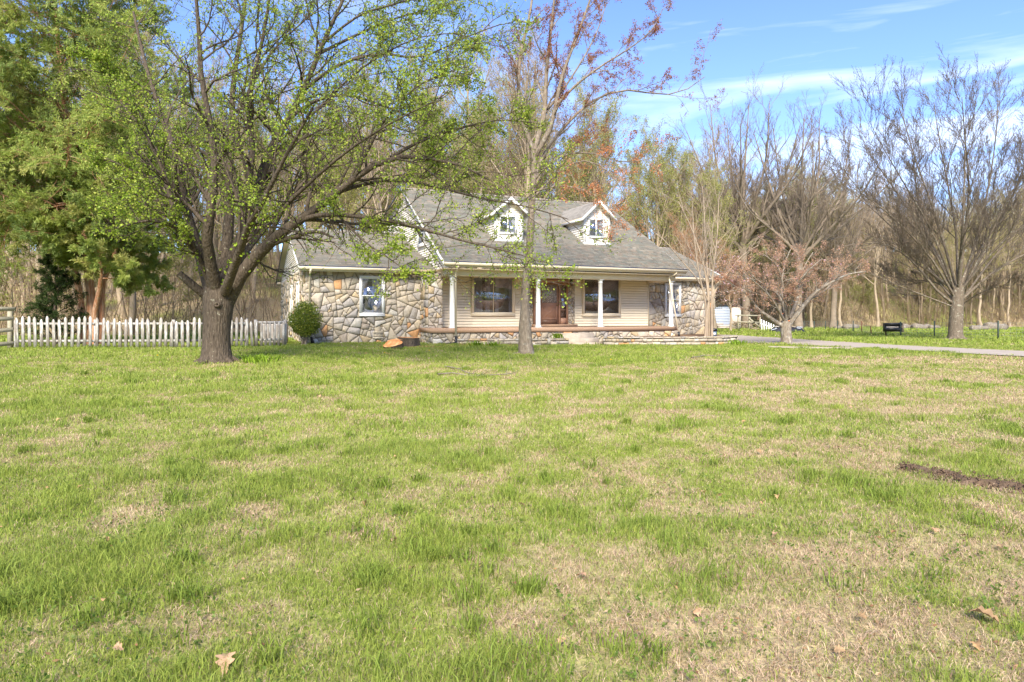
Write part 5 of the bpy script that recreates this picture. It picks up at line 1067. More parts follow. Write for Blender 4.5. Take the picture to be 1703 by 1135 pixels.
# the bare round-headed tree at the right
r = np.random.default_rng(13); BX, BY = gpt(1590, 566); YB = BY
trunk = limb([(1590, 572), (1589, 555), (1590, 530), (1592, 500), (1593, 470)], YB, .37, .30, 12); trunk[1][0, :2] = [.54, .40]
ms = [([(1590, 505), (1560, 482), (1530, 445), (1500, 415), (1460, 397), (1420, 398), (1385, 403)], .15, .03), ([(1592, 490), (1562, 430), (1528, 370), (1490, 310), (1455, 260), (1432, 228)], .15, .03),
      ([(1592, 480), (1570, 400), (1545, 320), (1520, 250), (1503, 190), (1492, 158)], .15, .03), ([(1593, 475), (1590, 380), (1577, 300), (1562, 220), (1552, 150)], .15, .03), ([(1595, 475), (1605, 380), (1612, 300), (1606, 220), (1600, 140)], .16, .03),
      ([(1596, 475), (1625, 390), (1645, 300), (1657, 220), (1662, 148)], .15, .03), ([(1598, 480), (1640, 410), (1680, 330), (1712, 250), (1745, 190)], .15, .03), ([(1600, 495), (1650, 450), (1700, 420), (1760, 392), (1805, 380)], .14, .03),
      ([(1598, 505), (1630, 484), (1665, 472), (1705, 468)], .08, .02), ([(1591, 500), (1565, 470), (1535, 462), (1500, 460), (1470, 452)], .09, .02), ([(1588, 500), (1550, 450), (1500, 390), (1450, 340), (1402, 300)], .13, .02), ([(1590, 495), (1545, 420), (1480, 350), (1425, 305), (1395, 262)], .13, .02), ([(1586, 508), (1540, 490), (1490, 470), (1440, 448), (1398, 438)], .09, .02), ([(1598, 500), (1640, 440), (1690, 380), (1740, 330), (1790, 290)], .13, .02), ([(1594, 495), (1640, 400), (1690, 300), (1740, 240), (1770, 200)], .13, .02), ([(1590, 485), (1550, 380), (1500, 290), (1460, 220), (1440, 180)], .12, .02)]
L = []
for j, (a, b0, b1) in enumerate(ms): dd = [-.25, .5, -.8, 1.2, -1.2, .8, -.5, .4, -1.5, 1.5, 1.4, -1.5, .3, 1.2, -1.5, -1.8][j] * 2.0; L.append(limb([(p[0], p[1], dd * q / (len(a) - 1)) for q, p in enumerate(a)], YB, b0, b1))
for j in range(5):
    a = j / 5 * 6.283 + .3; c0 = at(1593, 485, YB); e = c0 + np.array([math.cos(a) * 3.2, math.sin(a) * 4.2, 7.5 + 2.2 * math.sin(j * 2.3)]); mid = c0 + (e - c0) * .5 + np.array([math.cos(a) * .7, math.sin(a) * .9, -.3]); P = resample([c0, c0 + (mid - c0) * .5, mid, e], 12); L.append((P[None], np.linspace(.14, .025, 12)[None]))
MP, MR = batch(L)
MR = MR * .56
G1, RG1, _ = spawn(r, MP, MR, 15, .22, .995, (18, 48), (.15, .32), .5, 8, .07, .16, .05, .013, tl=.1)
G2, RG2, _ = spawn(r, G1, RG1, 8, .12, 1, (18, 42), (.3, .6), .6, 6, .08, .12, .05, .009, tl=.25)
G3, RG3, _ = spawn(r, G2, RG2, 8, .12, 1, (15, 36), (.35, .65), .7, 4, .10, .1, .04, .0065)
G4, RG4, _ = spawn(r, G3, RG3, 2, .3, 1, (15, 36), (.4, .7), .8, 3, .10, .1, .04, .0055)
cr = [leaves(r, G4, 1, .05, [(.17, .12, .07), (.20, .14, .09)], .6, 1, .015, .6)]
o = make_tree('round_bare_tree', [(trunk[0], trunk[1]), (MP, MR), roots(r, np.array([BX, BY]), .40, 7, 1.0), (G1, RG1), (G2, RG2), (G3, RG3), (G4, RG4)], cr, M['bark_lichen'], M['leaf'], sides=(18, 9, 7, 5, 4, 3, 3)); shift_tree(o, (BX, BY, float(gz(BX, BY)))); o.scale = (.97, .97, .95)
tag(o, 'large bare round headed tree with lichen covered trunk beside the driveway at right', 'tree')
# cherry tree beside the driveway
r = np.random.default_rng(14); CX_, CY_ = gpt(1308, 572.5); YB = CY_
trunk = limb([(1308, 578), (1308, 565), (1307, 550), (1308, 534)], YB, .26, .22, 10); trunk[1][0, :2] = [.30, .27]
L = [limb(a, YB, b0, b1) for a, b0, b1 in (
    ([(1303, 543), (1277, 527, -.1), (1257, 511, -.2), (1246, 492, -.3), (1239, 470, -.3), (1234, 445, -.3)], .12, .03), ([(1247, 494, -.3), (1228, 480, 0), (1208, 468, .4), (1192, 466, .8)], .05, .012),
    ([(1306, 538), (1302, 505, .3), (1286, 483, .5), (1262, 468, .6), (1245, 452, .7)], .08, .02), ([(1308, 535), (1305, 498, -.4), (1300, 466, -.7), (1290, 440, -1), (1268, 422, -1.2)], .08, .02),
    ([(1312, 540), (1330, 517, -.2), (1346, 497, -.3), (1362, 482, -.4), (1388, 467, -.5), (1412, 456, -.5), (1440, 452, -.5)], .13, .02), ([(1312, 530), (1325, 502, .5), (1331, 470, .9), (1337, 445, 1.2), (1352, 420, 1.4)], .09, .02),
    ([(1318, 528), (1345, 500, .8), (1378, 478, 1.4), (1405, 440, 1.8)], .08, .02), ([(1310, 530), (1318, 490, -1), (1340, 455, -1.8), (1368, 430, -2.2)], .08, .02), ([(1305, 535), (1285, 500, -1.2), (1262, 475, -1.9), (1236, 455, -2.4)], .07, .02), ([(1306, 530), (1300, 480, 1), (1305, 440, 1.8), (1315, 415, 2.2)], .07, .02))]
MP, MR = batch(L)
G1, RG1, _ = spawn(r, MP, MR, 9, .2, .98, (30, 65), (.22, .42), .5, 7, .16, .18, .02, .010, tl=.3)
G2, RG2, _ = spawn(r, G1, RG1, 6, .15, 1, (30, 60), (.3, .6), .6, 5, .18, .1, .02, .007)
G3, RG3, _ = spawn(r, G2, RG2, 5, .2, 1, (30, 60), (.3, .7), .7, 3, .2, .1, .02, .0045)
cr = [leaves(r, G3, 8, .055, [(.54, .33, .21), (.62, .38, .25), (.46, .30, .20)], .1, 1, .04, .6), leaves(r, G3[::8], 1, .07, [(.75, .45, .52)], .3, 1, .04, .8)]
o = make_tree('cherry_tree', [(trunk[0], trunk[1]), (MP, MR), (G1, RG1), (G2, RG2), (G3, RG3)], cr, M['bark_grey'], M['leaf'], sides=(16, 8, 5, 4, 3)); shift_tree(o, (CX_, CY_, float(gz(CX_, CY_))))
for k, (kx, ky, sx_) in enumerate(((1301, 522, .05), (1316, 507, .05), (1312, 534, .045))):
    b = MB(); c = at(kx, ky, YB - .2); b.lathe([(0, -.02), (sx_, -.015), (sx_, .015), (0, .02)], c, 10); b.build('pruned_cut', mat('pruned_cut_%d' % k, (.62, .22, .10), .8), o, world_to=tuple(o.location))
tag(o, 'low spreading cherry tree with orange brown leaves beside the driveway', 'tree')
# second cherry, blossoming behind the corner of the house
r = np.random.default_rng(15); X = (1172 - CX) / F * 46; P, Rr = trunk_poly(r, 1.6, .22, (0, 0), .02, 6, .8)
A, RA, _ = spawn(r, P, Rr, 12, .6, 1, (35, 75), (2.0, 3.3), .6, 9, .10, .3, .05, .03, tl=.1); B, RB_, _ = spawn(r, A, RA, 8, .2, 1, (30, 60), (.3, .55), .6, 6, .15, .15, .03, .014); C_, RC, _ = spawn(r, B, RB_, 6, .2, 1, (30, 60), (.3, .6), .6, 4, .15, .1, .02, .008); D, RD, _ = spawn(r, C_, RC, 3, .2, 1, (30, 60), (.3, .6), .6, 3, .15, .1, .02, .006)
o = make_tree('cherry_tree', [(P, Rr), (A, RA), (B, RB_), (C_, RC), (D, RD)], [leaves(r, D, 4, .08, [(.45, .22, .11), (.38, .22, .12)], .1, 1, .06), leaves(r, D[::3], 1, .13, [(.8, .55, .62), (.85, .65, .7)], .3, 1, .05, .8)], M['bark_grey'], M['leaf'], sides=(10, 6, 4, 3, 3)); place(o, (X, 46, float(gz(X, 46)) - .1))
tag(o, 'blossoming cherry tree with pink flowers behind the right corner of the house', 'tree')
# multi-stemmed bare tree in the planting bed
r = np.random.default_rng(16); YB = 30.0; L = []
for a, b0, b1 in (([(1175, 560), (1177, 520), (1178, 492), (1170, 440), (1150, 380), (1128, 335)], .075, .015), ([(1180, 560, .1), (1180, 520, .1), (1178, 480, .1), (1175, 430, .2), (1172, 370, .3), (1168, 310, .4)], .07, .012),
                  ([(1184, 560, -.1), (1184, 530, -.1), (1184, 495, -.1), (1186, 450, -.2), (1192, 400, -.3), (1196, 320, -.4)], .065, .012), ([(1182, 500), (1192, 480, .1), (1210, 455, .2), (1235, 425, .3), (1262, 408, .4)], .04, .01),
                  ([(1177, 500, -.1), (1160, 465, -.2), (1130, 430, -.3), (1105, 400, -.4), (1085, 385, -.4)], .045, .01), ([(1179, 560, .25), (1176, 500, .4), (1180, 440, .7), (1186, 370, 1)], .06, .012), ([(1173, 560, -.2), (1174, 510, -.4), (1160, 440, -.8), (1150, 350, -1)], .06, .012)): L.append(limb(a, YB, b0, b1))
MP, MR = batch(L); G1, RG1, _ = spawn(r, MP, MR, 8, .35, .98, (18, 40), (.25, .5), .5, 7, .08, .15, .05, .008, tl=.4); G2, RG2, _ = spawn(r, G1, RG1, 5, .2, 1, (18, 45), (.3, .6), .6, 5, .1, .1, .03, .006)
G3, RG3, _ = spawn(r, G2, RG2, 3, .2, 1, (18, 45), (.3, .6), .6, 3, .1, .1, .03, .005)
zg = zpx(563, 27.8); o = make_tree('multi_stemmed_tree', [(MP, MR), (G1, RG1), (G2, RG2), (G3, RG3)], [], mat('smooth_tan_bark', (.33, .26, .19), .8, var=.25, vscale=5, stretch=(2, 2, .5)), M['leaf'], sides=(9, 5, 3, 3)); shift_tree(o, (*wpt(1179, 30.0), zg))
tag(o, 'bare multi stemmed tree with smooth tan bark growing behind the retaining wall', 'tree')
# cedar at the left
r = np.random.default_rng(18); YB = 25.5
L = [limb(a, YB, b0, b1, 16) for a, b0, b1 in (([(150, 596), (152, 520), (146, 440), (130, 340), (112, 220), (98, 90), (88, -60), (82, -160)], .19, .04), ([(166, 596, .3), (168, 530, .4), (172, 470, .6), (192, 420, .9), (205, 370, 1.2), (210, 290, 1.5)], .16, .03), ([(137, 596, .5), (136, 520, .8), (120, 430, 1.3), (80, 330, 1.8), (50, 200, 2.2)], .17, .03), ([(158, 596, -.2), (158, 520, -.4), (168, 460, -.8), (158, 380, -1.2), (150, 290, -1.5)], .13, .03))]
MP, MR = batch(L); MR[:, 0] *= 1.3
A, RA, la_ = spawn(r, MP[:1], MR[:1], 120, .26, .99, (60, 95), (.20, .38), .32, 9, .10, .02, .00, .012, tl=.15, bias=np.array([-.15, -.2, -.05]))
A2, RA2, _ = spawn(r, MP[1:], MR[1:], 26, .42, .99, (50, 90), (.22, .42), .4, 9, .10, .05, .0, .012, tl=.3, bias=np.array([0, -.1, -.05]))
A = np.concatenate([A, A2]); RA = np.concatenate([RA, RA2])
lim = (A[:, :, 0].max(1) / A[:, :, 1].min(1) * F + CX) < 262; A, RA = A[lim], RA[lim]
B, RB_, _ = spawn(r, A, RA, 10, .15, 1, (30, 60), (.22, .48), .5, 6, .14, .03, -.01, .007, tl=.3)
C_, RC, _ = spawn(r, B, RB_, 8, .1, 1, (25, 55), (.3, .55), .6, 4, .15, .05, .02, .004, tl=.3)
cc = [(.27, .34, .07), (.33, .41, .08), (.19, .25, .05), (.44, .50, .12), (.50, .47, .16), (.29, .38, .13)]
D, RD, _ = spawn(r, C_, RC, 4, .1, 1, (20, 45), (.35, .6), .6, 3, .12, .05, .02, .004, tl=.3)
Dc = np.array(cc)[r.integers(0, 6, len(B))]
v, f, c = leaves(r, D, 18, .13, cc, .0, 1, .02, .20, .15, jit=.25, along=2.2)
rep = np.repeat(np.repeat(np.repeat(Dc, 8, 0), 4, 0), 18 * 4, 0); c = c * .45 + rep * .55 * r.uniform(.8, 1.2, len(c))[:, None]
o = make_tree('cedar_tree', [(MP, MR), (A, RA), (B, RB_), (C_, RC)], [(v, f, c)], M['bark_red'], M['needle'], sides=(14, 6, 3, 3)); print('cedar', len(v))
o.children[0].name = 'trunk'; shift_tree(o, (*wpt(152, YB), float(gz(*wpt(152, YB))))); tag(o, 'tall feathery evergreen cedar with peeling reddish trunk at the left edge', 'tree')
# low dark evergreen by the fence
r = np.random.default_rng(19); P, Rr = trunk_poly(r, 3.9, .08, (0, 0), .02, 8, .1); A, RA, _ = spawn(r, P, Rr, 46, .05, .98, (55, 85), (.22, .36), .4, 6, .08, .1, .03, .008, tl=.75); B, RB_, _ = spawn(r, A, RA, 9, .1, 1, (30, 55), (.3, .5), .6, 4, .1, .05, .03, .005); D, RD, _ = spawn(r, B, RB_, 6, .1, 1, (25, 50), (.3, .6), .6, 3, .1, .05, .03, .004)
o = make_tree('small_evergreen', [(P, Rr), (A, RA), (B, RB_)], [leaves(r, D, 12, .10, [(.03, .05, .015), (.045, .075, .02), (.08, .12, .03)], .0, 1, .02, .2, .1, along=1.5)], M['bark'], M['needle'], sides=(8, 4, 3)); X, Y = wpt(92, 24.6); place(o, (X, Y, float(gz(X, Y)) - .05))
tag(o, 'small dense dark evergreen behind the left end of the picket fence', 'tree')
# round boxwood shrub
r = np.random.default_rng(20); X, Y = gpt(508, 574); g = float(gz(X, Y)); sb_ = empty('round_shrub', (X, Y, g)); tag(sb_, 'round clipped green shrub on a short stem at the corner of the stone wing', 'shrub')
b = MB(); base = np.zeros((7, 1, 3)); e = r.normal(size=(7, 3)) * np.array([.22, .22, .1]) + np.array([0, 0, 1.2]); P = np.array([resample([np.array([r.normal(0, .05), r.normal(0, .05), -.05]), np.array([r.normal(0, .07), r.normal(0, .07), .4]), q], 8) for q in e]); RP = np.linspace(.04, .015, 8)[None].repeat(7, 0); v, f = tubes(P, RP, 6); b.add(v, f)
A, RA, _ = spawn(r, P, RP, 9, .3, 1, (30, 70), (.3, .5), .5, 4, .1, .1, .03, .006); v, f = tubes(A, RA, 3); b.add(v, f); b.build('trunk', M['bark_grey'], sb_, True)
n = 11000; d = unit(r.normal(size=(n, 3))); rad = .58 * (1 + .10 * np.sin(d[:, 0] * 7 + 1) * np.sin(d[:, 2] * 6) + .08 * np.sin(d[:, 1] * 9) + .16 * (fbm(d[:, 0] * 3 + d[:, 2] * 2, d[:, 1] * 3 + d[:, 2] * 3, 3, 90) - .5) + .05 * (r.random(n) > .97)); q = rad * (r.random(n) ** .3); low = np.where(d[:, 2] < 0, 1.0, 1.28)
c0 = np.stack([d[:, 0] * q * (.97 - .12 * (d[:, 2] < -.3)), d[:, 1] * q, d[:, 2] * q * low * .98 + .97 - .12 * np.abs(d[:, 0])], 1); Q = np.stack([c0, c0 + d * .06], 1)
b = MB(); b.add(*leaves(r, Q, 1, .06, [(.16, .23, .03), (.24, .30, .04), (.10, .16, .03), (.36, .38, .06)], 0, 1, .01, .6, jit=.3, along=.6)); b.build('crown', M['leaf'], sb_)
# clumps of daffodil leaves
def clump(px, py, Yo, h, n, label, z=None, seed=0, sp=.13):
    r = np.random.default_rng(seed); X, Y = gpt(px, py) if Yo is None else wpt(px, Yo); g = float(gz(X, Y)) if z is None else z; b = MB()
    for k in range(n):
        a = r.uniform(0, 6.28); p = np.array([r.normal(0, sp), r.normal(0, sp * .6), -.02]); d = np.array([math.cos(a) * .5, math.sin(a) * .5, 1]); L = h * r.uniform(.6, 1.1); w_ = .013; s = np.array([-math.sin(a), math.cos(a), 0]) * w_; pts = [p, p + d * L * .5, p + d * L * .85 + np.array([math.cos(a), math.sin(a), -.2]) * L * .12, p + d * L + np.array([math.cos(a), math.sin(a), -1.0]) * L * .3]
        V = [pts[0] - s, pts[0] + s, pts[1] - s * 1.2, pts[1] + s * 1.2, pts[2] - s, pts[2] + s, pts[3]]; b.add(V, [[0, 1, 3, 2], [2, 3, 5, 4], [4, 5, 6]], np.array([.28, .42, .04]) * r.uniform(.7, 1.2))
    o = b.build('leafy_clump', M['leaf']); o.location = (X, Y, g); tag(o, label, 'plant', 'clumps of bulb leaves near the house')
clump(793, 577, None, .30, 60, 'bright green leaf clump left of its twin before the planter wall', seed=1); clump(822, 577, None, .26, 60, 'bright green leaf clump nearest the grey trunk before the planter wall', seed=2)
clump(928, 561, 28.0, .26, 50, 'bright green leaf clump on top of the planter wall beside the steps', z=zpx(562.5, 27.3) - .02, seed=3); clump(1226, 575, 28.0, .3, 90, 'yellow green leaf clump at the right end of the retaining wall', seed=4, sp=.2)
clump(430, 604, None, .28, 110, 'low yellow green weeds right of the big tree trunk', seed=5, sp=.22)
# ---------------------------------------------------------------- grass
r = np.random.default_rng(33)
def blades(X, Y, h, wd, lean, col, tipc=None, rough=1):
    """bent tapering blades: 5 vertices each"""
    n = len(X); z = gz(X, Y); a = r.uniform(0, 6.283, n); d = np.stack([np.cos(a), np.sin(a)], 1); face = r.uniform(0, 6.283, n); s = np.stack([np.cos(face), np.sin(face), np.zeros(n)], 1) * wd[:, None] * .5
    b0 = np.stack([X, Y, z - .004], 1)
    m = b0 + np.stack([d[:, 0] * lean * h * .35, d[:, 1] * lean * h * .35, h * .6], 1); t = b0 + np.stack([d[:, 0] * lean * h, d[:, 1] * lean * h, h * (1 - .35 * np.clip(lean, 0, 1.5))], 1)
    V = np.stack([b0 - s, b0 + s, m - s * .8, m + s * .8, t], 1).reshape(-1, 3); k = np.arange(n) * 5
    q = np.stack([k, k + 1, k + 3, k + 2], 1); tr_ = np.stack([k + 2, k + 3, k + 4], 1)
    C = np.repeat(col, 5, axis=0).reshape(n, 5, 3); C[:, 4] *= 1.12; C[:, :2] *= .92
    return V, q, tr_, C.reshape(-1, 3)
G_A = np.array([.22, .30, .047]); G_B = np.array([.345, .395, .078]); G_C = np.array([.155, .24, .052]); ST_A = np.array([.66, .50, .34]); ST_B = np.array([.52, .375, .25]); ST_C = np.array([.38, .25, .165])
def offroad(X, Y):
    """keep blades off walls, house, driveway"""
    u_ = (X - HO[0]) * math.cos(HA) + (Y - HO[1]) * math.sin(HA); v_ = -(X - HO[0]) * math.sin(HA) + (Y - HO[1]) * math.cos(HA)
    ok = ~((u_ > -5.3) & (u_ < 16.2) & (v_ > 1.9) & (v_ < 17)) & ~((u_ > -.5) & (u_ < 12) & (v_ > -.1) & (v_ < 3))
    px = X / np.maximum(Y, .5) * F + CX; py = HY + F * (EYE - gz(X, Y)) / np.maximum(Y, .5)
    ok &= ~((px > 757) & (px < 946) & (Y > np.interp(px, [757, 870, 946], [27.0, 27.2, 27.5])) & (v_ < 2.1)); ok &= ~((px > 930) & (px < 1006) & (v_ > -1.05) & (v_ < 2))
    ok &= ~((px > 1003) & (px < 1230) & (Y > np.interp(px, [1003, 1030, 1120, 1200, 1227], [28, 27.7, 27.8, 28.2, 29.6])) & (Y < 38) & (u_ < 17.5))
    near = np.interp(px, [1178, 1225, 1300, 1360, 1430, 1500, 1600, 1703, 1900], [568.5, 571, 573.5, 576.5, 580, 583.5, 589, 594.5, 604]); far = np.interp(px, [1178, 1225, 1300, 1360, 1430, 1500, 1600, 1703, 1900], [557.5, 558.5, 563, 567.5, 571.5, 575.5, 580.5, 585.5, 594])
    nz_ = (fbm(X * 2, Y * 2, 2, 31) - .5) * 1.5
    ok &= ~((px > 1178) & (py < near - .8 + nz_) & (py > far + .6 + nz_) & (Y > 14))
    sp0 = np.interp(px, [1278, 1340, 1420], [577.2, 578.3, 579.4]); ok &= ~((px > 1278) & (px < 1420) & (py > sp0) & (py < sp0 + 2.0))
    return ok
def grass_band(y0, y1, dens, hs, ws, xlim=None, far=False):
    half = lambda y: .86 * y + 1.5
    area = (half(y0) + half(y1)) * (y1 - y0); n = int(area * dens); Y = y0 + (y1 - y0) * r.random(n); X = r.uniform(-1, 1, n) * half(y1); k = np.abs(X) < half(Y); X, Y = X[k], Y[k]
    if far: k = (Y < hill_start(X) + .5); X, Y = X[k], Y[k]
    k = offroad(X, Y); X, Y = X[k], Y[k]
    g = greenness(X, Y); dmk = dirt_mask(X, Y); fine = fbm(X * 7, Y * 7, 2, 40); tuft = sst(.52, .72, fbm(X * 1.6, Y * 1.6, 2, 44)) * sst(.35, .7, g)
    pg = np.clip(.36 + .44 * sst(.10, .85, g) + .25 * (fine - .5), .04, .97); isg = r.random(len(X)) < pg
    keep = r.random(len(X)) < np.where(isg, .55 + .45 * g, .95) * (1 - .93 * dmk) * (.62 + .5 * sst(.3, .6, fine)); X, Y, g, isg, fine, tuft = (q[keep] for q in (X, Y, g, isg, fine, tuft))
    n = len(X); h = np.where(isg, r.uniform(.55, 1.25, n) * (.70 + .25 * g + .75 * tuft), r.uniform(.35, .95, n)) * hs; w_ = ws * r.uniform(.6, 1.3, n); lean = np.where(isg, r.uniform(.15, 1.0, n), r.uniform(.6, 1.9, n))
    t = r.random((n, 1)); t2 = sst(.3, .7, fbm(X * .9, Y * .9, 2, 50))[:, None]
    gc_ = (G_A * (1 - t) + G_B * t) * (1 - .5 * t2) + (G_C * (1 - t) + G_B * t) * .5 * t2; sc_ = np.where(t < .45, ST_A, np.where(t < .8, ST_B, ST_C))
    C = np.where(isg[:, None], gc_, sc_) * r.uniform(.8, 1.2, (n, 1))
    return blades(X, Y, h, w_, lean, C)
def add_grass(name, bands, label):
    b = MB()
    for a in bands:
        V, q, t, C = grass_band(*a[:5], far=len(a) > 5); off = b.n; b.v.append(V); b.c.append(C); b.f4.append(q + off); b.f3.append(t + off); b.n += len(V)
    print(name, b.n // 5); return tag(b.build(name, M['grass']), label, 'grass', kind='stuff')
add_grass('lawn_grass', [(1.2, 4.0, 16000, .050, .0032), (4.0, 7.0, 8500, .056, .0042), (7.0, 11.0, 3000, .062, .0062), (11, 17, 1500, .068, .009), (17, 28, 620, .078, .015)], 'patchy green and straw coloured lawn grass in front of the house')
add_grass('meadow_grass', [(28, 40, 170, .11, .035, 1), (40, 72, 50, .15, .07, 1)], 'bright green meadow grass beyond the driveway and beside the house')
# tall tufts, clover-like darker spots, dandelions
b = MB(); n = 0
for k in range(620):
    Yc = 2.2 + 24 * r.random() ** 1.3; Xc = r.uniform(-.85, .85) * Yc
    if not offroad(np.array([Xc]), np.array([Yc]))[0] or greenness(np.array([Xc]), np.array([Yc]))[0] < r.uniform(.25, .6): continue
    m = int(r.uniform(25, 90)); s_ = r.uniform(.025, .08) * (1 + Yc * .05); X, Y = r.normal(Xc, s_, m), r.normal(Yc, s_, m); V, q, t, C = blades(X, Y, r.uniform(.05, .13, m) * (1 + .01 * Yc), np.full(m, .0042 + .0006 * Yc), r.uniform(.2, .9, m), (G_A * .9 + r.uniform(-.1, .3) * (G_B - G_A)) * r.uniform(.8, 1.2, (m, 1)))
    off = b.n; b.v.append(V); b.c.append(C); b.f4.append(q + off); b.f3.append(t + off); b.n += len(V)
tag(b.build('grass_tufts', M['grass']), 'taller darker green tufts scattered through the lawn', 'grass', kind='stuff')
# low leafy weeds
m = 9000; Y = 2 + 20 * r.random(m) ** 1.2; X = r.uniform(-.85, .85, m) * Y; k = (fbm(X * 1.1, Y * 1.1, 3, 61) > .56) & offroad(X, Y); X, Y = X[k], Y[k]; c0 = np.stack([X, Y, gz(X, Y) + r.uniform(.01, .035, len(X))], 1); Q = np.stack([c0, c0 + np.array([0, 0, .01])], 1)
b = MB(); b.add(*leaves(r, Q, 1, .018, [(.14, .22, .04), (.18, .26, .05), (.2, .26, .06)], 0, 1, .006, .9, clump=4)); tag(b.build('lawn_weeds', M['leaf']), 'small round leaved weeds between the grass blades', 'weeds', kind='stuff')
# leaf litter bits, uncountable
m = 7000; Y = 1.8 + 24 * r.random(m) ** 1.4; X = r.uniform(-.88, .88, m) * Y; k = offroad(X, Y) & (r.random(m) < .35 + .65 * (greenness(X, Y) < .5)); X, Y = X[k], Y[k]; c0 = np.stack([X, Y, gz(X, Y) + r.uniform(.008, .035, len(X))], 1); Q = np.stack([c0, c0 + r.normal(size=c0.shape) * np.array([.02, .02, .004])], 1)
b = MB(); b.add(*leaves(r, Q, 1, .024, [(.34, .21, .11), (.26, .15, .08), (.42, .31, .19), (.20, .11, .06)], 0, 1, .003, .45, along=6)); tag(b.build('leaf_litter', M['litter']), 'tiny broken brown leaf bits lying through the lawn', 'leaf litter', kind='stuff')
# dandelions
for k, (px, py) in enumerate(((1010, 553.0), (640, 592), (714, 588), (1016, 604), (1290, 577), (262, 597))):
    if k == 0: continue
    X, Y = gpt(px, py); g = float(gz(X, Y)); b = MB(); b.tube([(0, 0, 0), (.005, 0, .09)], .003, 4, (.2, .3, .05)); b.lathe([(0, .085), (.02, .09), (.024, .1), (.012, .11), (0, .112)], n=9, col=(.75, .52, .02)); o = b.build('dandelion', M['leaf']); o.location = (X, Y, g); tag(o, 'yellow dandelion ' + ['', 'in the grass below the cut log slice', 'in the grass left of the planter wall', 'in the grass before the retaining wall', 'in the grass by the cherry tree trunk', 'in the grass before the picket fence'][k], 'flower', 'dandelions in the lawn')
# dead leaves: curled lobed leaves, one object each
def dead_leaf(seed):
    r = np.random.default_rng(seed); n = 15; out_ = []; L = 1.0
    t = np.linspace(0, 1, n); w_ = .34 * np.sin(np.pi * t ** .8) * (1 + .38 * np.sin(t * 22 + seed)) + .01; curl = r.uniform(.2, .6); bend = r.uniform(-.3, .5); V = []; 
    for i in range(n):
        zc = .18 * math.sin(t[i] * 3.1 * (1 + bend)) ; zl = curl * abs(w_[i]) + r.normal(0, .02); V += [(t[i] - .5, -w_[i], zc + zl), (t[i] - .5, -w_[i] * .5, zc + zl * .25), (t[i] - .5, 0, zc), (t[i] - .5, w_[i] * .5, zc + zl * .25), (t[i] - .5, w_[i], zc + zl + r.normal(0, .03))]
    V = np.array(V); f = [[i * 5 + j, i * 5 + j + 1, i * 5 + j + 6, i * 5 + j + 5] for i in range(n - 1) for j in range(4)]; c = np.array([.50, .34, .19]) * r.uniform(.7, 1.15) * np.array([1, r.uniform(.85, 1), r.uniform(.75, 1.05)])
    C = np.tile(c, (len(V), 1)) * r.uniform(.85, 1.1, (len(V), 1)); C[2::5] *= .75; b = MB(); b.add(V, f, C); b.tube([(-.5, 0, 0), (-.62, .02, .02), (-.75, .05, .08)], .012, 4, c * .6); o = b.build('dead_leaf', M['litter'], smooth=True); return o
dl = [dead_leaf(k) for k in range(6)]
SPOT = {(1635, 1040): ('large curled tan dead leaf in the grass near the lower right corner', .15), (375, 1118): ('tan dead leaf at the bottom edge left of centre', .11), (1397, 1096): ('pale grey curled dead leaf near the bottom edge right of centre', .06), (968, 968): ('small brown dead leaf standing on edge below the middle of the lawn', .08), (1170, 826): ('reddish dead leaf in a green patch right of centre', .06), (178, 906): ('small pale dead leaf in the shadowed grass near the left edge', .05), (1262, 757): ('tan dead leaf in the straw patch left of the dirt strip', .07), (1160, 1028): ('small rusty dead leaf below and right of the lawn centre', .06), (1040, 868): ('dark brown dead leaf in the middle of the lawn', .06), (533, 662): ('small tan dead leaf before the cut log slice', .08), (154, 700): ('yellow tan dead leaf on the left lawn', .09), (1600, 820): ('small brown dead leaf beside the dirt strip', .05), (690, 905): ('small russet dead leaf in the centre left lawn', .05)}
lst = [(k, v[0], v[1]) for k, v in SPOT.items()]
for k in range(32): yy_ = 600 + 500 * r.random() ** .9; lst.append(((r.uniform(20, 1690), yy_), 'small curled brown dead leaf lying in the lawn', r.uniform(.04, .075)))
for i, ((px, py), lab, s_) in enumerate(lst):
    X, Y = gpt(px, py)
    if not offroad(np.array([X]), np.array([Y]))[0]: continue
    o = dl[i] if i < 6 else dl[i % 6].copy()
    if i >= 6: sc.collection.objects.link(o)
    o.location = (X, Y, float(gz(X, Y)) + .03); o.rotation_euler = (r.normal(0, .4), r.normal(0, .4), r.uniform(0, 6.28)); o.scale = (s_ * .8,) * 3; tag(o, lab, 'leaf', 'dead leaves on the lawn')
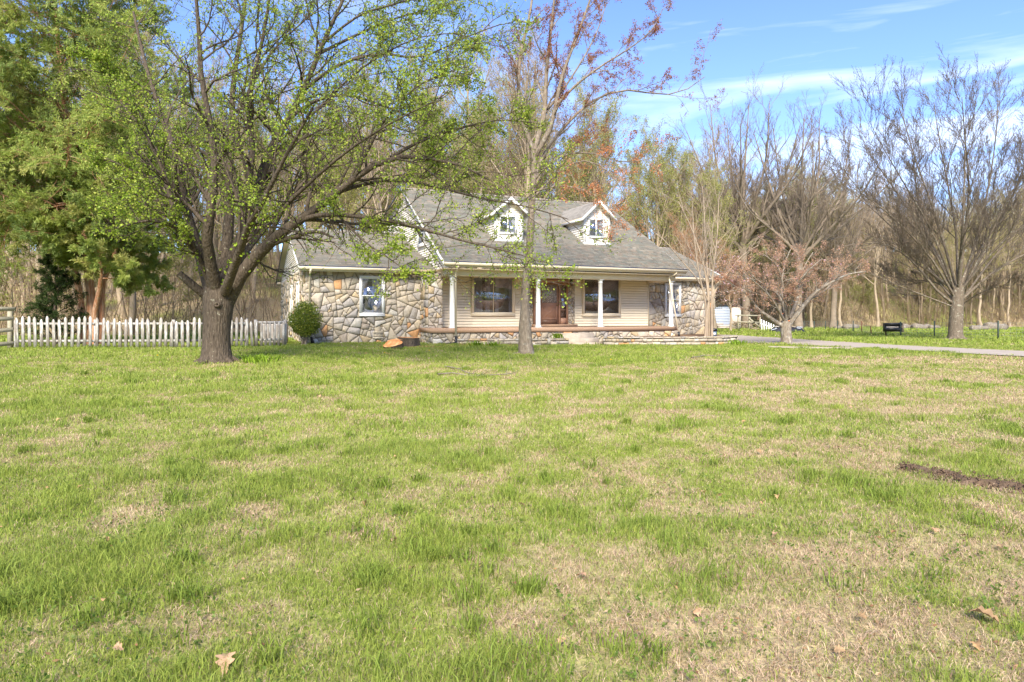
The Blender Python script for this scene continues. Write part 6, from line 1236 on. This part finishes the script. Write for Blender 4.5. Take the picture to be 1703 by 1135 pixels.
# fallen twigs
for k, (pts, lab) in enumerate(([[(728, 626), (760, 624), (800, 629), (845, 626), (862, 621)], 'long thin fallen twig lying in the lawn before the grey trunk'], [[(740, 612), (775, 622), (800, 629)], 'short fallen twig touching the long twig in the lawn'], [[(1150, 598), (1180, 594), (1215, 597)], 'fallen twig in the lawn before the retaining wall'])):
    P = np.array([[*gpt(*p), 0] for p in pts]); P = resample(P, 8); P[:, 2] = gz(P[:, 0], P[:, 1]) + .05 + r.normal(0, .012, 8); RP = np.linspace(.016, .005, 8)[None]; A, RA, _ = spawn(r, P[None], RP, 6, .2, 1, (30, 60), (.15, .35), .6, 4, .1, .1, 0, .004); b = MB()
    for p, q in ((P[None], RP), (A, RA)): v, f = tubes(p, q, 5); b.add(v, f)
    o = b.build('fallen_twig', M['bark_grey'], world_to=tuple(P[0])); o.location = tuple(P[0]); tag(o, lab, 'twig', 'fallen twigs on the lawn')

# ragged ridge of bare soil at the right
a = np.array(gpt(1497, 781)); e = np.array(gpt(1760, 826)); K = 46; d = unit(e - a); nrm = np.array([-d[1], d[0]]); V = []; r = np.random.default_rng(91); m = 9
for k in range(K):
    t = k / (K - 1); c = a + (e - a) * t + nrm * (.05 * math.sin(t * 9) + .03 * math.sin(t * 23)); w_ = .075 * min(1, t * 8 + .15) * r.uniform(.7, 1.25)
    for j in range(m): s = j / (m - 1) * 2 - 1; p = c + nrm * s * w_; V.append((p[0], p[1], float(gz(*p)) - .012 + .062 * (1 - s * s) * r.uniform(.55, 1.15)))
i = (np.arange(m - 1)[None] + np.arange(K - 1)[:, None] * m).ravel(); b = MB(); b.add(V, np.stack([i, i + 1, i + m + 1, i + m], 1), (.13, .09, .06))
for k in range(260):
    t = r.random(); c = a + (e - a) * t + nrm * r.normal(0, .07); s_ = r.uniform(.006, .02); z = float(gz(*c)) + r.uniform(.01, .05); b.add([(c[0] + x * s_, c[1] + y * s_, z + q * s_) for x, y, q in ((1, 0, 0), (-.5, .8, 0), (-.6, -.7, 0), (0, 0, 1))], [[0, 1, 3], [1, 2, 3], [2, 0, 3], [0, 2, 1]], (.15, .10, .065))
tag(b.build('soil_ridge', M['ground']), 'low ridge of bare brown soil crossing the lawn at the right edge', 'soil', kind='stuff')
